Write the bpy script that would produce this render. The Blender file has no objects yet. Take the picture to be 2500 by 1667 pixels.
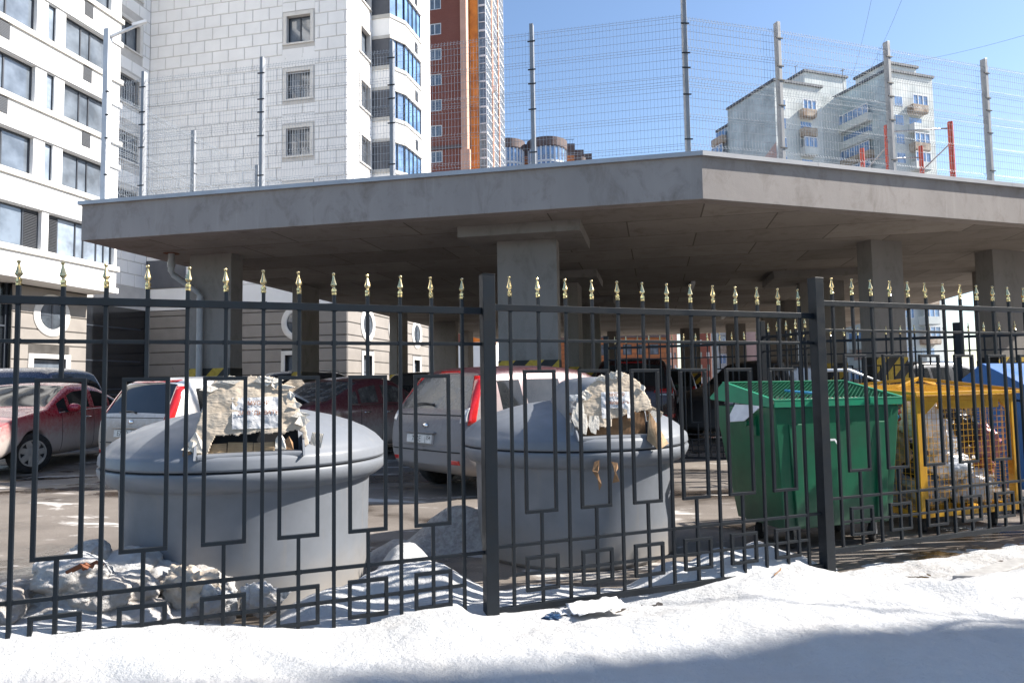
import bpy, bmesh, math, random
from math import sin, cos, pi, radians, sqrt, atan2
from mathutils import Vector, Matrix, noise
from mathutils.bvhtree import BVHTree

random.seed(7)
sc = bpy.context.scene
col = sc.collection

# ------------------------------------------------------------------ camera, sky, sun, exposure
cam_d = bpy.data.cameras.new("camera"); cam_d.sensor_width = 36; cam_d.lens = 24.0
cam_d.clip_start = 0.05; cam_d.clip_end = 6000
cam = bpy.data.objects.new("camera", cam_d); col.objects.link(cam)
CAMH = 1.35
cam.matrix_world = (Matrix.Translation((0, 0, CAMH)) @ Matrix.Rotation(pi/2+radians(3.6), 4, 'X') @ Matrix.Rotation(radians(-0.9), 4, 'Z'))
sc.camera = cam

SUN_AZ = radians(5.0)      # measured from +x towards +y
SUN_EL = radians(38.0)
w = bpy.data.worlds.new("World"); sc.world = w; w.use_nodes = True
nt = w.node_tree; nt.nodes.clear()
sky = nt.nodes.new("ShaderNodeTexSky"); sky.sky_type = 'NISHITA'; sky.sun_disc = False
sky.sun_elevation = SUN_EL; sky.sun_rotation = pi/2 - SUN_AZ
sky.altitude = 150; sky.air_density = 1.0; sky.dust_density = 0.6; sky.ozone_density = 2.4
bg = nt.nodes.new("ShaderNodeBackground"); bg.inputs[1].default_value = 0.098
wo = nt.nodes.new("ShaderNodeOutputWorld")
nt.links.new(sky.outputs[0], bg.inputs[0]); nt.links.new(bg.outputs[0], wo.inputs[0])
sd = bpy.data.lights.new("sun", 'SUN'); sd.energy = 5.0; sd.angle = radians(0.5); sd.color = (1.0, 0.945, 0.87)
sun = bpy.data.objects.new("sun", sd); col.objects.link(sun)
sdir = Vector((cos(SUN_AZ)*cos(SUN_EL), sin(SUN_AZ)*cos(SUN_EL), sin(SUN_EL)))
sun.rotation_euler = sdir.to_track_quat('Z', 'Y').to_euler()
sc.view_settings.view_transform = 'Standard'; sc.view_settings.look = 'None'
sc.view_settings.exposure = 1.25; sc.view_settings.gamma = 1.0

# ------------------------------------------------------------------ helpers
def T(x, y, z): return Matrix.Translation((x, y, z))
def RZ(a): return Matrix.Rotation(a, 4, 'Z')
def frame(o, d):          # local x along the horizontal direction d, y to its left
    d = Vector((d[0], d[1])).normalized()
    return Matrix(((d.x, -d.y, 0, o[0]), (d.y, d.x, 0, o[1]), (0, 0, 1, o[2] if len(o) > 2 else 0), (0, 0, 0, 1)))

class MB:
    def __init__(s): s.v = []; s.f = []; s.m = []; s.M = Matrix()
    def add(s, vs, fs, mi=0):
        b = len(s.v); M = s.M
        s.v += [M @ Vector(p) for p in vs]
        s.f += [[b+i for i in f] for f in fs]; s.m += [mi]*len(fs); return s
    def box(s, x0, x1, y0, y1, z0, z1, mi=0):
        return s.add([(x0,y0,z0),(x1,y0,z0),(x1,y1,z0),(x0,y1,z0),(x0,y0,z1),(x1,y0,z1),(x1,y1,z1),(x0,y1,z1)],
              [(0,3,2,1),(4,5,6,7),(0,1,5,4),(1,2,6,5),(2,3,7,6),(3,0,4,7)], mi)
    def quad(s, a, b, c, d, mi=0): return s.add([a,b,c,d], [(0,1,2,3)], mi)
    def prism(s, poly, a, b, axis='z', mi=0):   # polygon extruded along an axis
        n = len(poly)
        def P(p, t):
            if axis == 'z': return (p[0], p[1], t)
            if axis == 'y': return (p[0], t, p[1])
            return (t, p[0], p[1])
        vs = [P(p, a) for p in poly]+[P(p, b) for p in poly]
        fs = [tuple(range(n)), tuple(range(2*n-1, n-1, -1))]+[(i, i+n, (i+1) % n+n, (i+1) % n) for i in range(n)]
        return s.add(vs, fs, mi)
    def beam(s, p, q, w_, h=None, mi=0):        # square bar between two points
        p = Vector(p); q = Vector(q); d = (q-p).normalized(); h = h or w_
        up = Vector((0,0,1)) if abs(d.z) < .9 else Vector((0,1,0))
        a = d.cross(up).normalized()*w_/2; b = a.cross(d).normalized()*h/2
        vs = [p-a-b, p+a-b, p+a+b, p-a+b, q-a-b, q+a-b, q+a+b, q-a+b]
        return s.add(vs, [(0,1,2,3),(7,6,5,4),(0,4,5,1),(1,5,6,2),(2,6,7,3),(3,7,4,0)], mi)
    def tube(s, pts, r, n=8, mi=0):
        pts = [Vector(p) for p in pts]; rings = []
        rr = r if isinstance(r, (list, tuple)) else [r]*len(pts)
        for i, p in enumerate(pts):
            d = (pts[min(i+1, len(pts)-1)]-pts[max(i-1, 0)]).normalized()
            up = Vector((0,0,1)) if abs(d.z) < .9 else Vector((0,1,0))
            a = d.cross(up).normalized(); b = a.cross(d)
            rings.append([p+(a*cos(2*pi*k/n)+b*sin(2*pi*k/n))*rr[i] for k in range(n)])
        vs = [x for r_ in rings for x in r_]; fs = []
        for i in range(len(pts)-1):
            for k in range(n): fs.append((i*n+k, i*n+(k+1) % n, (i+1)*n+(k+1) % n, (i+1)*n+k))
        fs.append(tuple(range(n-1, -1, -1))); fs.append(tuple(range((len(pts)-1)*n, len(pts)*n)))
        return s.add(vs, fs, mi)
    def lathe(s, prof, n=32, mi=0, axis='z'):
        vs = []; fs = []
        for r, z in prof:
            for k in range(n):
                a = 2*pi*k/n
                vs.append((r*cos(a), r*sin(a), z) if axis == 'z' else (r*cos(a), z, r*sin(a)))
        for i in range(len(prof)-1):
            for k in range(n): fs.append((i*n+k, i*n+(k+1) % n, (i+1)*n+(k+1) % n, (i+1)*n+k))
        if prof[0][0] > 1e-4: fs.append(tuple(range(n-1, -1, -1)))
        if prof[-1][0] > 1e-4: fs.append(tuple(range((len(prof)-1)*n, len(prof)*n)))
        return s.add(vs, fs, mi)
    def build(s, name, mats, parent=None, smooth=False, bevel=0, auto=None, fixn=True):
        me = bpy.data.meshes.new(name)
        me.from_pydata([tuple(v) for v in s.v], [], s.f)
        if not isinstance(mats, (list, tuple)): mats = [mats]
        for m in mats: me.materials.append(m)
        me.polygons.foreach_set("material_index", s.m)
        if fixn:
            bm = bmesh.new(); bm.from_mesh(me); bmesh.ops.recalc_face_normals(bm, faces=bm.faces); bm.to_mesh(me); bm.free()
        if smooth or auto:
            me.polygons.foreach_set("use_smooth", [True]*len(me.polygons))
        if auto: me.set_sharp_from_angle(angle=radians(auto))
        me.update()
        o = bpy.data.objects.new(name, me); col.objects.link(o)
        if parent is not None: o.parent = parent
        if bevel:
            b = o.modifiers.new("bevel", 'BEVEL'); b.width = bevel; b.segments = 2; b.limit_method = 'ANGLE'; b.angle_limit = radians(40)
        return o

def lerp_pts(pts, x):
    if x <= pts[0][0]: return pts[0][1]
    for (a, va), (b, vb) in zip(pts, pts[1:]):
        if x <= b: return va+(vb-va)*(x-a)/(b-a)
    return pts[-1][1]
def tag(o, label, cat, group=None, kind=None):
    if label: o['label'] = label
    if cat: o['category'] = cat
    if group: o['group'] = group
    if kind: o['kind'] = kind
    return o
def thing(name, label, cat, M=None, group=None, kind=None):
    o = bpy.data.objects.new(name, None); col.objects.link(o); o.empty_display_size = .2
    if M is not None: o.matrix_world = M
    return tag(o, label, cat, group, kind)
def copy_thing(r, M):
    c = r.copy(); col.objects.link(c); c.matrix_world = M
    for ch in list(r.children):
        k = ch.copy(); col.objects.link(k); k.parent = c
        for g in list(ch.children):
            d = g.copy(); col.objects.link(d); d.parent = k
    return c

# ------------------------------------------------------------------ materials
def base_mat(name):
    m = bpy.data.materials.new(name); m.use_nodes = True
    n = m.node_tree.nodes; return m, m.node_tree, n["Principled BSDF"], m.node_tree.links
def c4(c): return (c[0], c[1], c[2], 1)
def mixc(nt_, a, b, fac, mode='MIX'):
    mx = nt_.nodes.new("ShaderNodeMix"); mx.data_type = 'RGBA'; mx.blend_type = mode
    for s_, v in ((0, fac), (6, a), (7, b)):
        if hasattr(v, 'is_output') or isinstance(v, bpy.types.NodeSocket): nt_.links.new(v, mx.inputs[s_])
        else: mx.inputs[s_].default_value = v if s_ == 0 else c4(v)
    return mx.outputs[2]
def ramp(nt_, fac, a, b):
    r = nt_.nodes.new("ShaderNodeMapRange"); r.inputs[1].default_value = a; r.inputs[2].default_value = b; r.clamp = True
    nt_.links.new(fac, r.inputs[0]); return r.outputs[0]
def noisef(nt_, scale, detail=4, vec=None, rough=.55, sc3=None, dist=0):
    n = nt_.nodes.new("ShaderNodeTexNoise"); n.inputs["Scale"].default_value = scale; n.inputs["Detail"].default_value = detail
    n.inputs["Roughness"].default_value = rough; n.inputs["Distortion"].default_value = dist
    tc = nt_.nodes.new("ShaderNodeTexCoord"); src = tc.outputs["Object"]
    if sc3:
        mp = nt_.nodes.new("ShaderNodeMapping"); mp.inputs["Scale"].default_value = sc3; nt_.links.new(src, mp.inputs[0]); src = mp.outputs[0]
    nt_.links.new(src, n.inputs["Vector"]); return n.outputs[0]
def bumpn(nt_, b, h, strength, dist=.01, prev=None):
    bn = nt_.nodes.new("ShaderNodeBump"); bn.inputs["Strength"].default_value = strength; bn.inputs["Distance"].default_value = dist
    nt_.links.new(h, bn.inputs["Height"])
    if prev: nt_.links.new(prev, bn.inputs["Normal"])
    nt_.links.new(bn.outputs[0], b.inputs["Normal"]); return bn.outputs[0]
def mathm(n, a, v, op='MULTIPLY'):
    k = n.nodes.new("ShaderNodeMath"); k.operation = op; n.links.new(a, k.inputs[0])
    if isinstance(v, bpy.types.NodeSocket): n.links.new(v, k.inputs[1])
    else: k.inputs[1].default_value = v
    return k.outputs[0]
def mat(name, c, rough=.6, metal=0., var=.12, vs=3., bump=.15, bs=60., bd=.004, c2=None, sc3=None, coat=0., rv=.1, spec=.5):
    m, n, b, l = base_mat(name)
    c2 = c2 or tuple(x*(1-2*var) for x in c); hi = tuple(min(1, x*(1+var)) for x in c)
    f = ramp(n, noisef(n, vs, 5, sc3=sc3), .3, .7)
    l.new(mixc(n, hi, c2, f), b.inputs["Base Color"])
    b.inputs["Metallic"].default_value = metal
    rr = n.nodes.new("ShaderNodeMapRange"); rr.inputs[3].default_value = max(.02, rough-rv); rr.inputs[4].default_value = min(1, rough+rv)
    l.new(f, rr.inputs[0]); l.new(rr.outputs[0], b.inputs["Roughness"])
    b.inputs["Specular IOR Level"].default_value = spec
    if coat: b.inputs["Coat Weight"].default_value = coat; b.inputs["Coat Roughness"].default_value = .08
    if bump: bumpn(n, b, noisef(n, bs, 4, sc3=sc3), bump, bd)
    return m

MT = {}
MT['fence'] = mat('fence_paint', (.008,.0115,.016), .46, 0, .18, 9, .2, 140, .0015, spec=.30)
def rusty(m, thr, c=(.16,.06,.025)):
    n = m.node_tree; b = n.nodes["Principled BSDF"]; l = b.inputs["Base Color"].links[0].from_socket
    k = ramp(n, noisef(n, 9, 8, rough=.8, dist=.3), thr, thr+.05)
    n.links.new(mixc(n, l, c, k), b.inputs["Base Color"])
def grimy(m, c, z0, z1, amt, streak=.3):
    n = m.node_tree; b = n.nodes["Principled BSDF"]; l = b.inputs["Base Color"].links[0].from_socket
    tc = n.nodes.new("ShaderNodeTexCoord"); sp = n.nodes.new("ShaderNodeSeparateXYZ"); n.links.new(tc.outputs["Object"], sp.inputs[0])
    h = mathm(n, sp.outputs[2], mathm(n, mathm(n, noisef(n, 7, 8, rough=.75, sc3=(1,1,.5)), -.5, 'ADD'), z1), 'ADD')
    k = mathm(n, mathm(n, ramp(n, h, z1, z0), amt), mathm(n, ramp(n, noisef(n, 6, 7, rough=.75, sc3=(2.2,2.2,.12)), .56, .70), streak), 'MAXIMUM')
    n.links.new(mixc(n, l, c, k), b.inputs["Base Color"])
MT['gold'] = mat('gold_paint', (.70,.56,.29), .22, 1.0, .12, 40, .1, 120, .001)
MT['rust'] = mat('rust', (.20,.075,.03), .85, 0, .3, 60, .3, 150, .002)
MT['bin'] = mat('bin_plastic', (.178,.192,.215), .46, 0, .07, 5, .10, 420, .0012, spec=.45)
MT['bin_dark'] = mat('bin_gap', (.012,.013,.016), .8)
MT['white_metal'] = mat('white_paint_metal', (.70,.71,.72), .45, 0, .06, 5)
MT['post_metal'] = mat('grey_post_paint', (.30,.31,.325), .42, .1, .06, 6, .1)
rusty(MT['fence'], .70)
grimy(MT['bin'], (.25,.225,.195), .02, .34, .8, .34)
MT['wire'] = mat('galvanised_wire', (.36,.39,.42), .40, .3, .08, 20, 0)
MT['clip'] = mat('black_clip', (.02,.02,.022), .5)
MT['red_post'] = mat('orange_red_paint', (.58,.058,.018), .35, 0, .10, 8, .1)
MT['steel'] = mat('steel_bar', (.40,.41,.43), .35, .8, .1, 20, .05)
MT['rubber'] = mat('tyre_rubber', (.022,.021,.021), .85, 0, .25, 20, .3, 90, .003)
MT['rim'] = mat('dusty_alloy', (.42,.40,.37), .42, .4, .12, 12, .1)
MT['dark'] = mat('dark_gap', (.010,.010,.011), .85)
MT['black_plastic'] = mat('black_plastic', (.02,.02,.022), .5)
MT['chrome'] = mat('chrome_trim', (.72,.73,.75), .14, 1.0, .05, 20, 0)
MT['card'] = mat('weathered_cardboard', (.50,.41,.31), .88, 0, .10, 5, .55, 26, .008, c2=(.60,.525,.43), sc3=(1,1,3.2))
MT['card_tan'] = mat('tan_corrugated_card', (.50,.36,.22), .85, 0, .15, 14, .5, 60, .004)
MT['card_pale'] = mat('torn_paper_liner', (.74,.69,.61), .88, 0, .14, 20, .8, 60, .005)
MT['card_brown'] = mat('brown_cardboard', (.30,.17,.085), .85, 0, .15, 20, .5, 60, .004)
MT['paper'] = mat('wrinkled_paper', (.68,.68,.69), .62, 0, .07, 8, .9, 14, .012)
MT['ink'] = mat('red_ink', (.42,.16,.055), .7)
MT['plate'] = mat('plate_white', (.62,.60,.57), .5, 0, .10, 20, .05)
MT['plate_ink'] = mat('plate_black', (.02,.02,.02), .5)
MT['tail'] = mat('tail_lamp', (.50,.012,.012), .10, 0, .12, 25, .05, 60, .002, coat=1)
MT['amber'] = mat('amber_lamp', (.55,.17,.03), .12, 0, .1, 25, .05, coat=1)
MT['clear'] = mat('clear_lamp', (.55,.52,.50), .12, 0, .1, 25, .05, coat=1)
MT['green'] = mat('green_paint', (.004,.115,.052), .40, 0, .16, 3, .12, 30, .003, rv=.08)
MT['green_lid_sunlit'] = mat('green_paint_sunlit', (.012,.225,.115), .42, 0, .10, 4, .1, 40, .002)  # container green made lighter: sunlight on the lid is put into the colour
MT['yellow'] = mat('yellow_paint', (.58,.31,.012), .45, 0, .12, 6, .15, 60, .003, c2=(.42,.20,.012))
grimy(MT['green'], (.10,.13,.10), .15, .42, .6, .30)
rusty(MT['green'], .70, (.12,.07,.04))
rusty(MT['yellow'], .63, (.16,.08,.03))
MT['blue'] = mat('blue_paint', (.02,.12,.36), .42, 0, .12, 4, .1, 40, .003)
MT['hazard_y'] = mat('hazard_yellow', (.50,.33,.03), .6, 0, .15, 12)
MT['hazard_k'] = mat('hazard_black', (.018,.018,.018), .6)
MT['pipe'] = mat('grey_drain_pipe', (.36,.365,.37), .5, 0, .06, 6)
MT['granite'] = mat('kerb_stone', (.34,.33,.315), .85, 0, .12, 14, .4, 60, .004)

def filmm():
    m, n, b, l = base_mat('clear_plastic_film'); b.inputs["Base Color"].default_value = (.62,.66,.70,1); b.inputs["Roughness"].default_value = .15; b.inputs["Alpha"].default_value = .42
    bumpn(n, b, noisef(n, 30, 5), .9, .01); return m
MT['film'] = filmm()
def concrete(name, c, streak=True, dark=.55, formwork=False):
    m, n, b, l = base_mat(name)
    f1 = ramp(n, noisef(n, .9, 6, rough=.6, sc3=(1, 1, .35) if streak else None), .33, .68)
    f2 = ramp(n, noisef(n, 2.6, 8, rough=.7, dist=.6, sc3=(1, 1, .6)), .50, .72)
    a = mixc(n, c, tuple(x*.80 for x in c), f1)
    a = mixc(n, a, tuple(x*dark*k for x, k in zip(c, (1, .95, .88))), mathm(n, f2, .8))
    f3 = ramp(n, noisef(n, 1.7, 6, rough=.7, sc3=(3.5, 3.5, .18)), .58, .72)
    a = mixc(n, a, tuple(min(1, x*1.22) for x in c), mathm(n, f3, .35))
    if formwork:
        tc = n.nodes.new("ShaderNodeTexCoord"); br = n.nodes.new("ShaderNodeTexBrick")
        br.inputs["Color1"].default_value = (1,1,1,1); br.inputs["Color2"].default_value = (.66,.65,.64,1); br.inputs["Mortar"].default_value = (.36,.34,.32,1)
        br.inputs["Scale"].default_value = 1; br.inputs["Mortar Size"].default_value = .016; br.inputs["Brick Width"].default_value = 2.5
        br.inputs["Row Height"].default_value = 1.25; br.inputs["Mortar Smooth"].default_value = .5
        n.links.new(tc.outputs["Object"], br.inputs["Vector"])
        a = mixc(n, a, br.outputs[0], 1.0, 'MULTIPLY')
    l.new(a, b.inputs["Base Color"]); b.inputs["Roughness"].default_value = .86
    p = bumpn(n, b, noisef(n, 7, 8, rough=.7), .28, .012)
    bumpn(n, b, noisef(n, 90, 3), .15, .004, p)
    return m
MT['fascia'] = concrete('fascia_concrete', (.375,.338,.315))
MT['soffit'] = concrete('soffit_concrete', (.37,.335,.30), False, .6, True)
MT['column'] = concrete('column_concrete', (.265,.245,.225))
MT['coping'] = mat('grey_sheet_coping', (.44,.45,.47), .42, .25, .06, 2, .05)

def glass(name, c=(.02,.026,.034), rough=.04, dirt=0., dc=(.30,.28,.26)):
    m, n, b, l = base_mat(name)
    f = ramp(n, noisef(n, 1.2, 3), .35, .65)
    a = mixc(n, c, tuple(x*1.9 for x in c), f)
    if dirt:
        g = ramp(n, noisef(n, 5, 7, rough=.7), .35, .75)
        a = mixc(n, a, dc, mathm(n, g, dirt))
        rr = n.nodes.new("ShaderNodeMapRange"); rr.inputs[3].default_value = rough; rr.inputs[4].default_value = rough+.55*dirt
        l.new(g, rr.inputs[0]); l.new(rr.outputs[0], b.inputs["Roughness"])
    else: b.inputs["Roughness"].default_value = rough
    l.new(a, b.inputs["Base Color"]); b.inputs["Specular IOR Level"].default_value = .5 if 'car' in name else .85; b.inputs["IOR"].default_value = 1.5 if 'car' in name else 1.6
    bumpn(n, b, noisef(n, .7, 2), .05, .05)
    return m
MT['glass'] = glass('window_glass', (.085,.10,.12))
MT['glass_dark'] = glass('dark_shop_glass', (.006,.007,.009), .12)
MT['glass_blue'] = glass('blue_window_glass', (.10,.18,.32))
MT['glass_pale'] = glass('pale_window_glass', (.16,.19,.23), .05)
MT['car_glass'] = glass('car_glass', (.010,.012,.014), .05, .05)
MT['car_glass_dirty'] = glass('dusty_car_glass', (.016,.018,.02), .06, .75)
MT['frame_dark'] = mat('dark_window_frame', (.035,.042,.055), .45, 0, .1, 8, .05)
MT['frame_white'] = mat('white_window_frame', (.72,.73,.74), .45, 0, .05, 8, .05)
MT['louver'] = mat('grey_louvre', (.075,.08,.09), .5, .2, .08, 8, .05)
MT['white_wall'] = mat('white_render', (.80,.79,.77), .85, 0, .03, 1.5, .25, 40, .004)
MT['band'] = mat('beige_band', (.47,.455,.425), .8, 0, .05, 2, .2)
MT['band_grey'] = mat('grey_soffit_band', (.56,.56,.56), .8, 0, .04, 2, .2)
MT['block'] = mat('cream_rendered_block', (.77,.765,.76), .88, 0, .035, .8, .35, 26, .006)
MT['groove'] = mat('block_joint', (.50,.48,.46), .9, 0, .05, 2, .2)
MT['rustic'] = mat('grey_rusticated_render', (.255,.232,.210), .88, 0, .05, 1.2, .35, 30, .006)
MT['rustic_joint'] = mat('dark_joint', (.06,.055,.05), .9)
MT['surround'] = mat('white_window_surround', (.62,.60,.57), .8, 0, .04, 3, .2)
MT['panel_grey'] = mat('anthracite_panel', (.085,.09,.105), .6, 0, .06, 2, .1)

def brickm(name, c, c2, mortar, sc=1.):
    m, n, b, l = base_mat(name)
    tc = n.nodes.new("ShaderNodeTexCoord"); mp = n.nodes.new("ShaderNodeMapping"); mp.inputs["Rotation"].default_value = (pi/2, 0, 0)
    n.links.new(tc.outputs["Object"], mp.inputs[0])
    br = n.nodes.new("ShaderNodeTexBrick"); br.inputs["Color1"].default_value = c4(c); br.inputs["Color2"].default_value = c4(c2); br.inputs["Mortar"].default_value = c4(mortar)
    br.inputs["Scale"].default_value = sc; br.inputs["Mortar Size"].default_value = .012; br.inputs["Brick Width"].default_value = .26; br.inputs["Row Height"].default_value = .075
    n.links.new(mp.outputs[0], br.inputs["Vector"])
    f = ramp(n, noisef(n, .25, 5), .3, .7)
    l.new(mixc(n, br.outputs[0], tuple(x*.8 for x in c), mathm(n, f, .5)), b.inputs["Base Color"]); b.inputs["Roughness"].default_value = .88
    bumpn(n, b, noisef(n, 6, 5), .2, .02)
    return m
MT['brick'] = brickm('red_brick', (.235,.065,.042), (.20,.05,.035), (.25,.13,.10))
MT['salmon'] = mat('salmon_render', (.66,.38,.28), .85, 0, .06, .8, .2)
MT['ochre'] = mat('ochre_panel', (.50,.19,.018), .45, 0, .22, .8, .1, c2=(.30,.10,.012))
MT['orange_tile'] = brickm('orange_tile', (.46,.165,.06), (.42,.15,.055), (.30,.11,.05), .12)
MT['dark_brick'] = mat('dark_brown_cladding', (.13,.095,.09), .8, 0, .12, .5)
MT['panel_pale'] = mat('pale_panel_concrete', (.62,.63,.60), .9, 0, .14, .35, .2, 3, .02, c2=(.48,.52,.51))
MT['panel_blue'] = mat('grey_green_panel', (.50,.58,.585), .9, 0, .15, .4, .2, 3, .02)
MT['panel_pink'] = mat('faded_pink_panel', (.58,.42,.37), .9, 0, .12, .4, .2, 3, .02)
MT['roof_edge'] = mat('dark_roof_edge', (.10,.11,.13), .7)
MT['balcony_old'] = mat('old_balcony_board', (.42,.36,.29), .85, 0, .25, 1.4, .2, c2=(.25,.17,.12))

def snowm(name, dirty=.0, spots=None, dc=(.44,.41,.375)):
    m, n, b, l = base_mat(name)
    g = ramp(n, noisef(n, 2.2, 8, rough=.65), .44, .72)
    a = mixc(n, (.545,.55,.555), dc, mathm(n, g, .42+dirty))
    g2 = ramp(n, noisef(n, 55, 4), .62, .75)
    a = mixc(n, a, (.30,.25,.21), mathm(n, g2, .08+dirty*.6))
    for (x, y, r, c_) in spots or []:
        tc = n.nodes.new("ShaderNodeTexCoord"); vd = n.nodes.new("ShaderNodeVectorMath"); vd.operation = 'DISTANCE'
        mp = n.nodes.new("ShaderNodeMapping"); mp.inputs["Scale"].default_value = (1, 1, 0); n.links.new(tc.outputs["Object"], mp.inputs[0])
        n.links.new(mp.outputs[0], vd.inputs[0]); vd.inputs[1].default_value = (x, y, 0)
        d = mathm(n, vd.outputs["Value"], mathm(n, noisef(n, 7, 5), .5*r), 'ADD')
        k = mathm(n, ramp(n, d, 1.3*r, .75*r), mathm(n, ramp(n, noisef(n, 22, 7, rough=.7), .20, .62), .92), 'MULTIPLY')
        a = mixc(n, a, c_, k)
    l.new(a, b.inputs["Base Color"]); b.inputs["Roughness"].default_value = .75
    b.inputs["Subsurface Weight"].default_value = .0
    p = bumpn(n, b, noisef(n, 26, 7, rough=.7), .8, .035)
    bumpn(n, b, noisef(n, 260, 3), .4, .006, p)
    return m
MT['snow'] = snowm('snow', 0., [(-.6, 5.75, .62, (.20,.19,.185)), (-.95, 5.2, .28, (.24,.22,.21)), (2.9, 4.85, .30, (.38,.362,.345)), (3.5, 5.08, .32, (.38,.362,.345)), (4.1, 5.30, .32, (.38,.362,.345)), (4.8, 5.55, .4, (.38,.362,.345))])
MT['snow_dirty'] = snowm('dirty_snow', .55, None, (.33,.265,.205))
MT['snow_tan'] = mat('tan_snow', (.55,.47,.38), .8, 0, .12, 14, .6, 50, .01)

def asphalt():
    m, n, b, l = base_mat('wet_parking_asphalt')
    a = mixc(n, (.215,.185,.158), (.13,.108,.09), ramp(n, noisef(n, .55, 7, rough=.62), .36, .64))
    fine = ramp(n, noisef(n, 60, 4), .4, .7)
    a = mixc(n, a, (.07,.065,.06), mathm(n, fine, .35))
    wet = ramp(n, noisef(n, .42, 5, rough=.55, sc3=(1, 1.6, 1)), .50, .60)
    a = mixc(n, a, (.052,.040,.031), mathm(n, wet, .86))
    ice = ramp(n, noisef(n, .85, 8, rough=.64, sc3=(.75, 1.9, 1), dist=.8), .58, .63)
    a = mixc(n, a, (.50,.475,.445), mathm(n, ice, .9))
    ice2 = ramp(n, noisef(n, 3.1, 6, rough=.6, sc3=(.6, 1.8, 1), dist=.4), .66, .70)
    a = mixc(n, a, (.48,.46,.44), mathm(n, ice2, .85))
    l.new(a, b.inputs["Base Color"])
    r = n.nodes.new("ShaderNodeMapRange"); r.inputs[3].default_value = .82; r.inputs[4].default_value = .10
    l.new(wet, r.inputs[0])
    rr = mathm(n, mathm(n, ice, .45), r.outputs[0], 'ADD'); l.new(rr, b.inputs["Roughness"])
    hh = mathm(n, fine, mathm(n, mathm(n, wet, -1), 1.05, 'ADD'))
    p = bumpn(n, b, hh, .35, .006)
    bumpn(n, b, noisef(n, 4, 6), .12, .02, p)
    return m
MT['asphalt'] = asphalt()

def paint(name, c, dirt=(.50,.46,.42), z0=.55, z1=1.0, amt=.95, metal=.35, rough=.30, thin=.12):
    m, n, b, l = base_mat(name)
    tc = n.nodes.new("ShaderNodeTexCoord"); sp = n.nodes.new("ShaderNodeSeparateXYZ"); n.links.new(tc.outputs["Object"], sp.inputs[0])
    h = mathm(n, sp.outputs[2], mathm(n, mathm(n, noisef(n, 14, 8, rough=.75), -.5, 'ADD'), .55), 'ADD')
    d = ramp(n, h, z1, z0); d = mathm(n, d, amt)
    th = mathm(n, ramp(n, noisef(n, 26, 7, rough=.75), .40, .72), thin)
    d2 = mathm(n, d, th, 'MAXIMUM')
    l.new(mixc(n, c, dirt, d2), b.inputs["Base Color"])
    mr = n.nodes.new("ShaderNodeMapRange"); mr.inputs[3].default_value = metal; mr.inputs[4].default_value = 0; l.new(d2, mr.inputs[0]); l.new(mr.outputs[0], b.inputs["Metallic"])
    r = n.nodes.new("ShaderNodeMapRange"); r.inputs[3].default_value = rough; r.inputs[4].default_value = .8; l.new(d2, r.inputs[0]); l.new(r.outputs[0], b.inputs["Roughness"])
    cw = n.nodes.new("ShaderNodeMapRange"); cw.inputs[3].default_value = .7; cw.inputs[4].default_value = 0; l.new(d2, cw.inputs[0]); l.new(cw.outputs[0], b.inputs["Coat Weight"])
    b.inputs["Coat Roughness"].default_value = .08
    return m

# ------------------------------------------------------------------ text
def text_mesh(body, size, M, m, parent, name='lettering', thick=.0006, align='CENTER', sx=1.0):
    cu = bpy.data.curves.new(name, 'FONT'); cu.body = body; cu.size = size; cu.align_x = align; cu.align_y = 'CENTER'; cu.extrude = thick
    tmp = bpy.data.objects.new('tmp', cu); col.objects.link(tmp)
    dg = bpy.context.evaluated_depsgraph_get(); dg.update()
    me = bpy.data.meshes.new_from_object(tmp.evaluated_get(dg))
    bpy.data.objects.remove(tmp); bpy.data.curves.remove(cu)
    me.transform(M @ Matrix.Diagonal((sx, 1, 1, 1)))
    me.materials.clear(); me.materials.append(m); me.name = name
    o = bpy.data.objects.new(name, me); col.objects.link(o); o.parent = parent
    return o

exec_parts = []
# ------------------------------------------------------------------ ground, snow, hills
g = MB()
N = 40
g.quad((-400,-300,0), (400,-300,0), (400,900,0), (-400,900,0))
ground = tag(g.build('ground', MT['asphalt']), None, None, kind='structure')
far = MB(); far.quad((-4000,-3000,-.4), (4000,-3000,-.4), (4000,5000,-.4), (-4000,5000,-.4))
tag(far.build('distant_ground', mat('distant_ground', (.30,.31,.33), .9, 0, .2, .01, 0)), None, None, kind='structure')
hl = MB()
for i in range(60):
    x0 = -1500+i*60
    def hz(x): return 34+22*noise.noise((x*.0021, 3.1, 0))+7*noise.noise((x*.011, 8, 0))
    hl.quad((x0,1500,-1), (x0+60,1500,-1), (x0+60,1800,hz(x0+60)), (x0,1800,hz(x0)))
    hl.quad((x0,1800,hz(x0)), (x0+60,1800,hz(x0+60)), (x0+60,2300,-1), (x0,2300,-1))
tag(hl.build('hills', mat('far_hill', (.34,.38,.45), .95, 0, .2, .02, 0), smooth=True), None, None, kind='structure')

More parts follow.
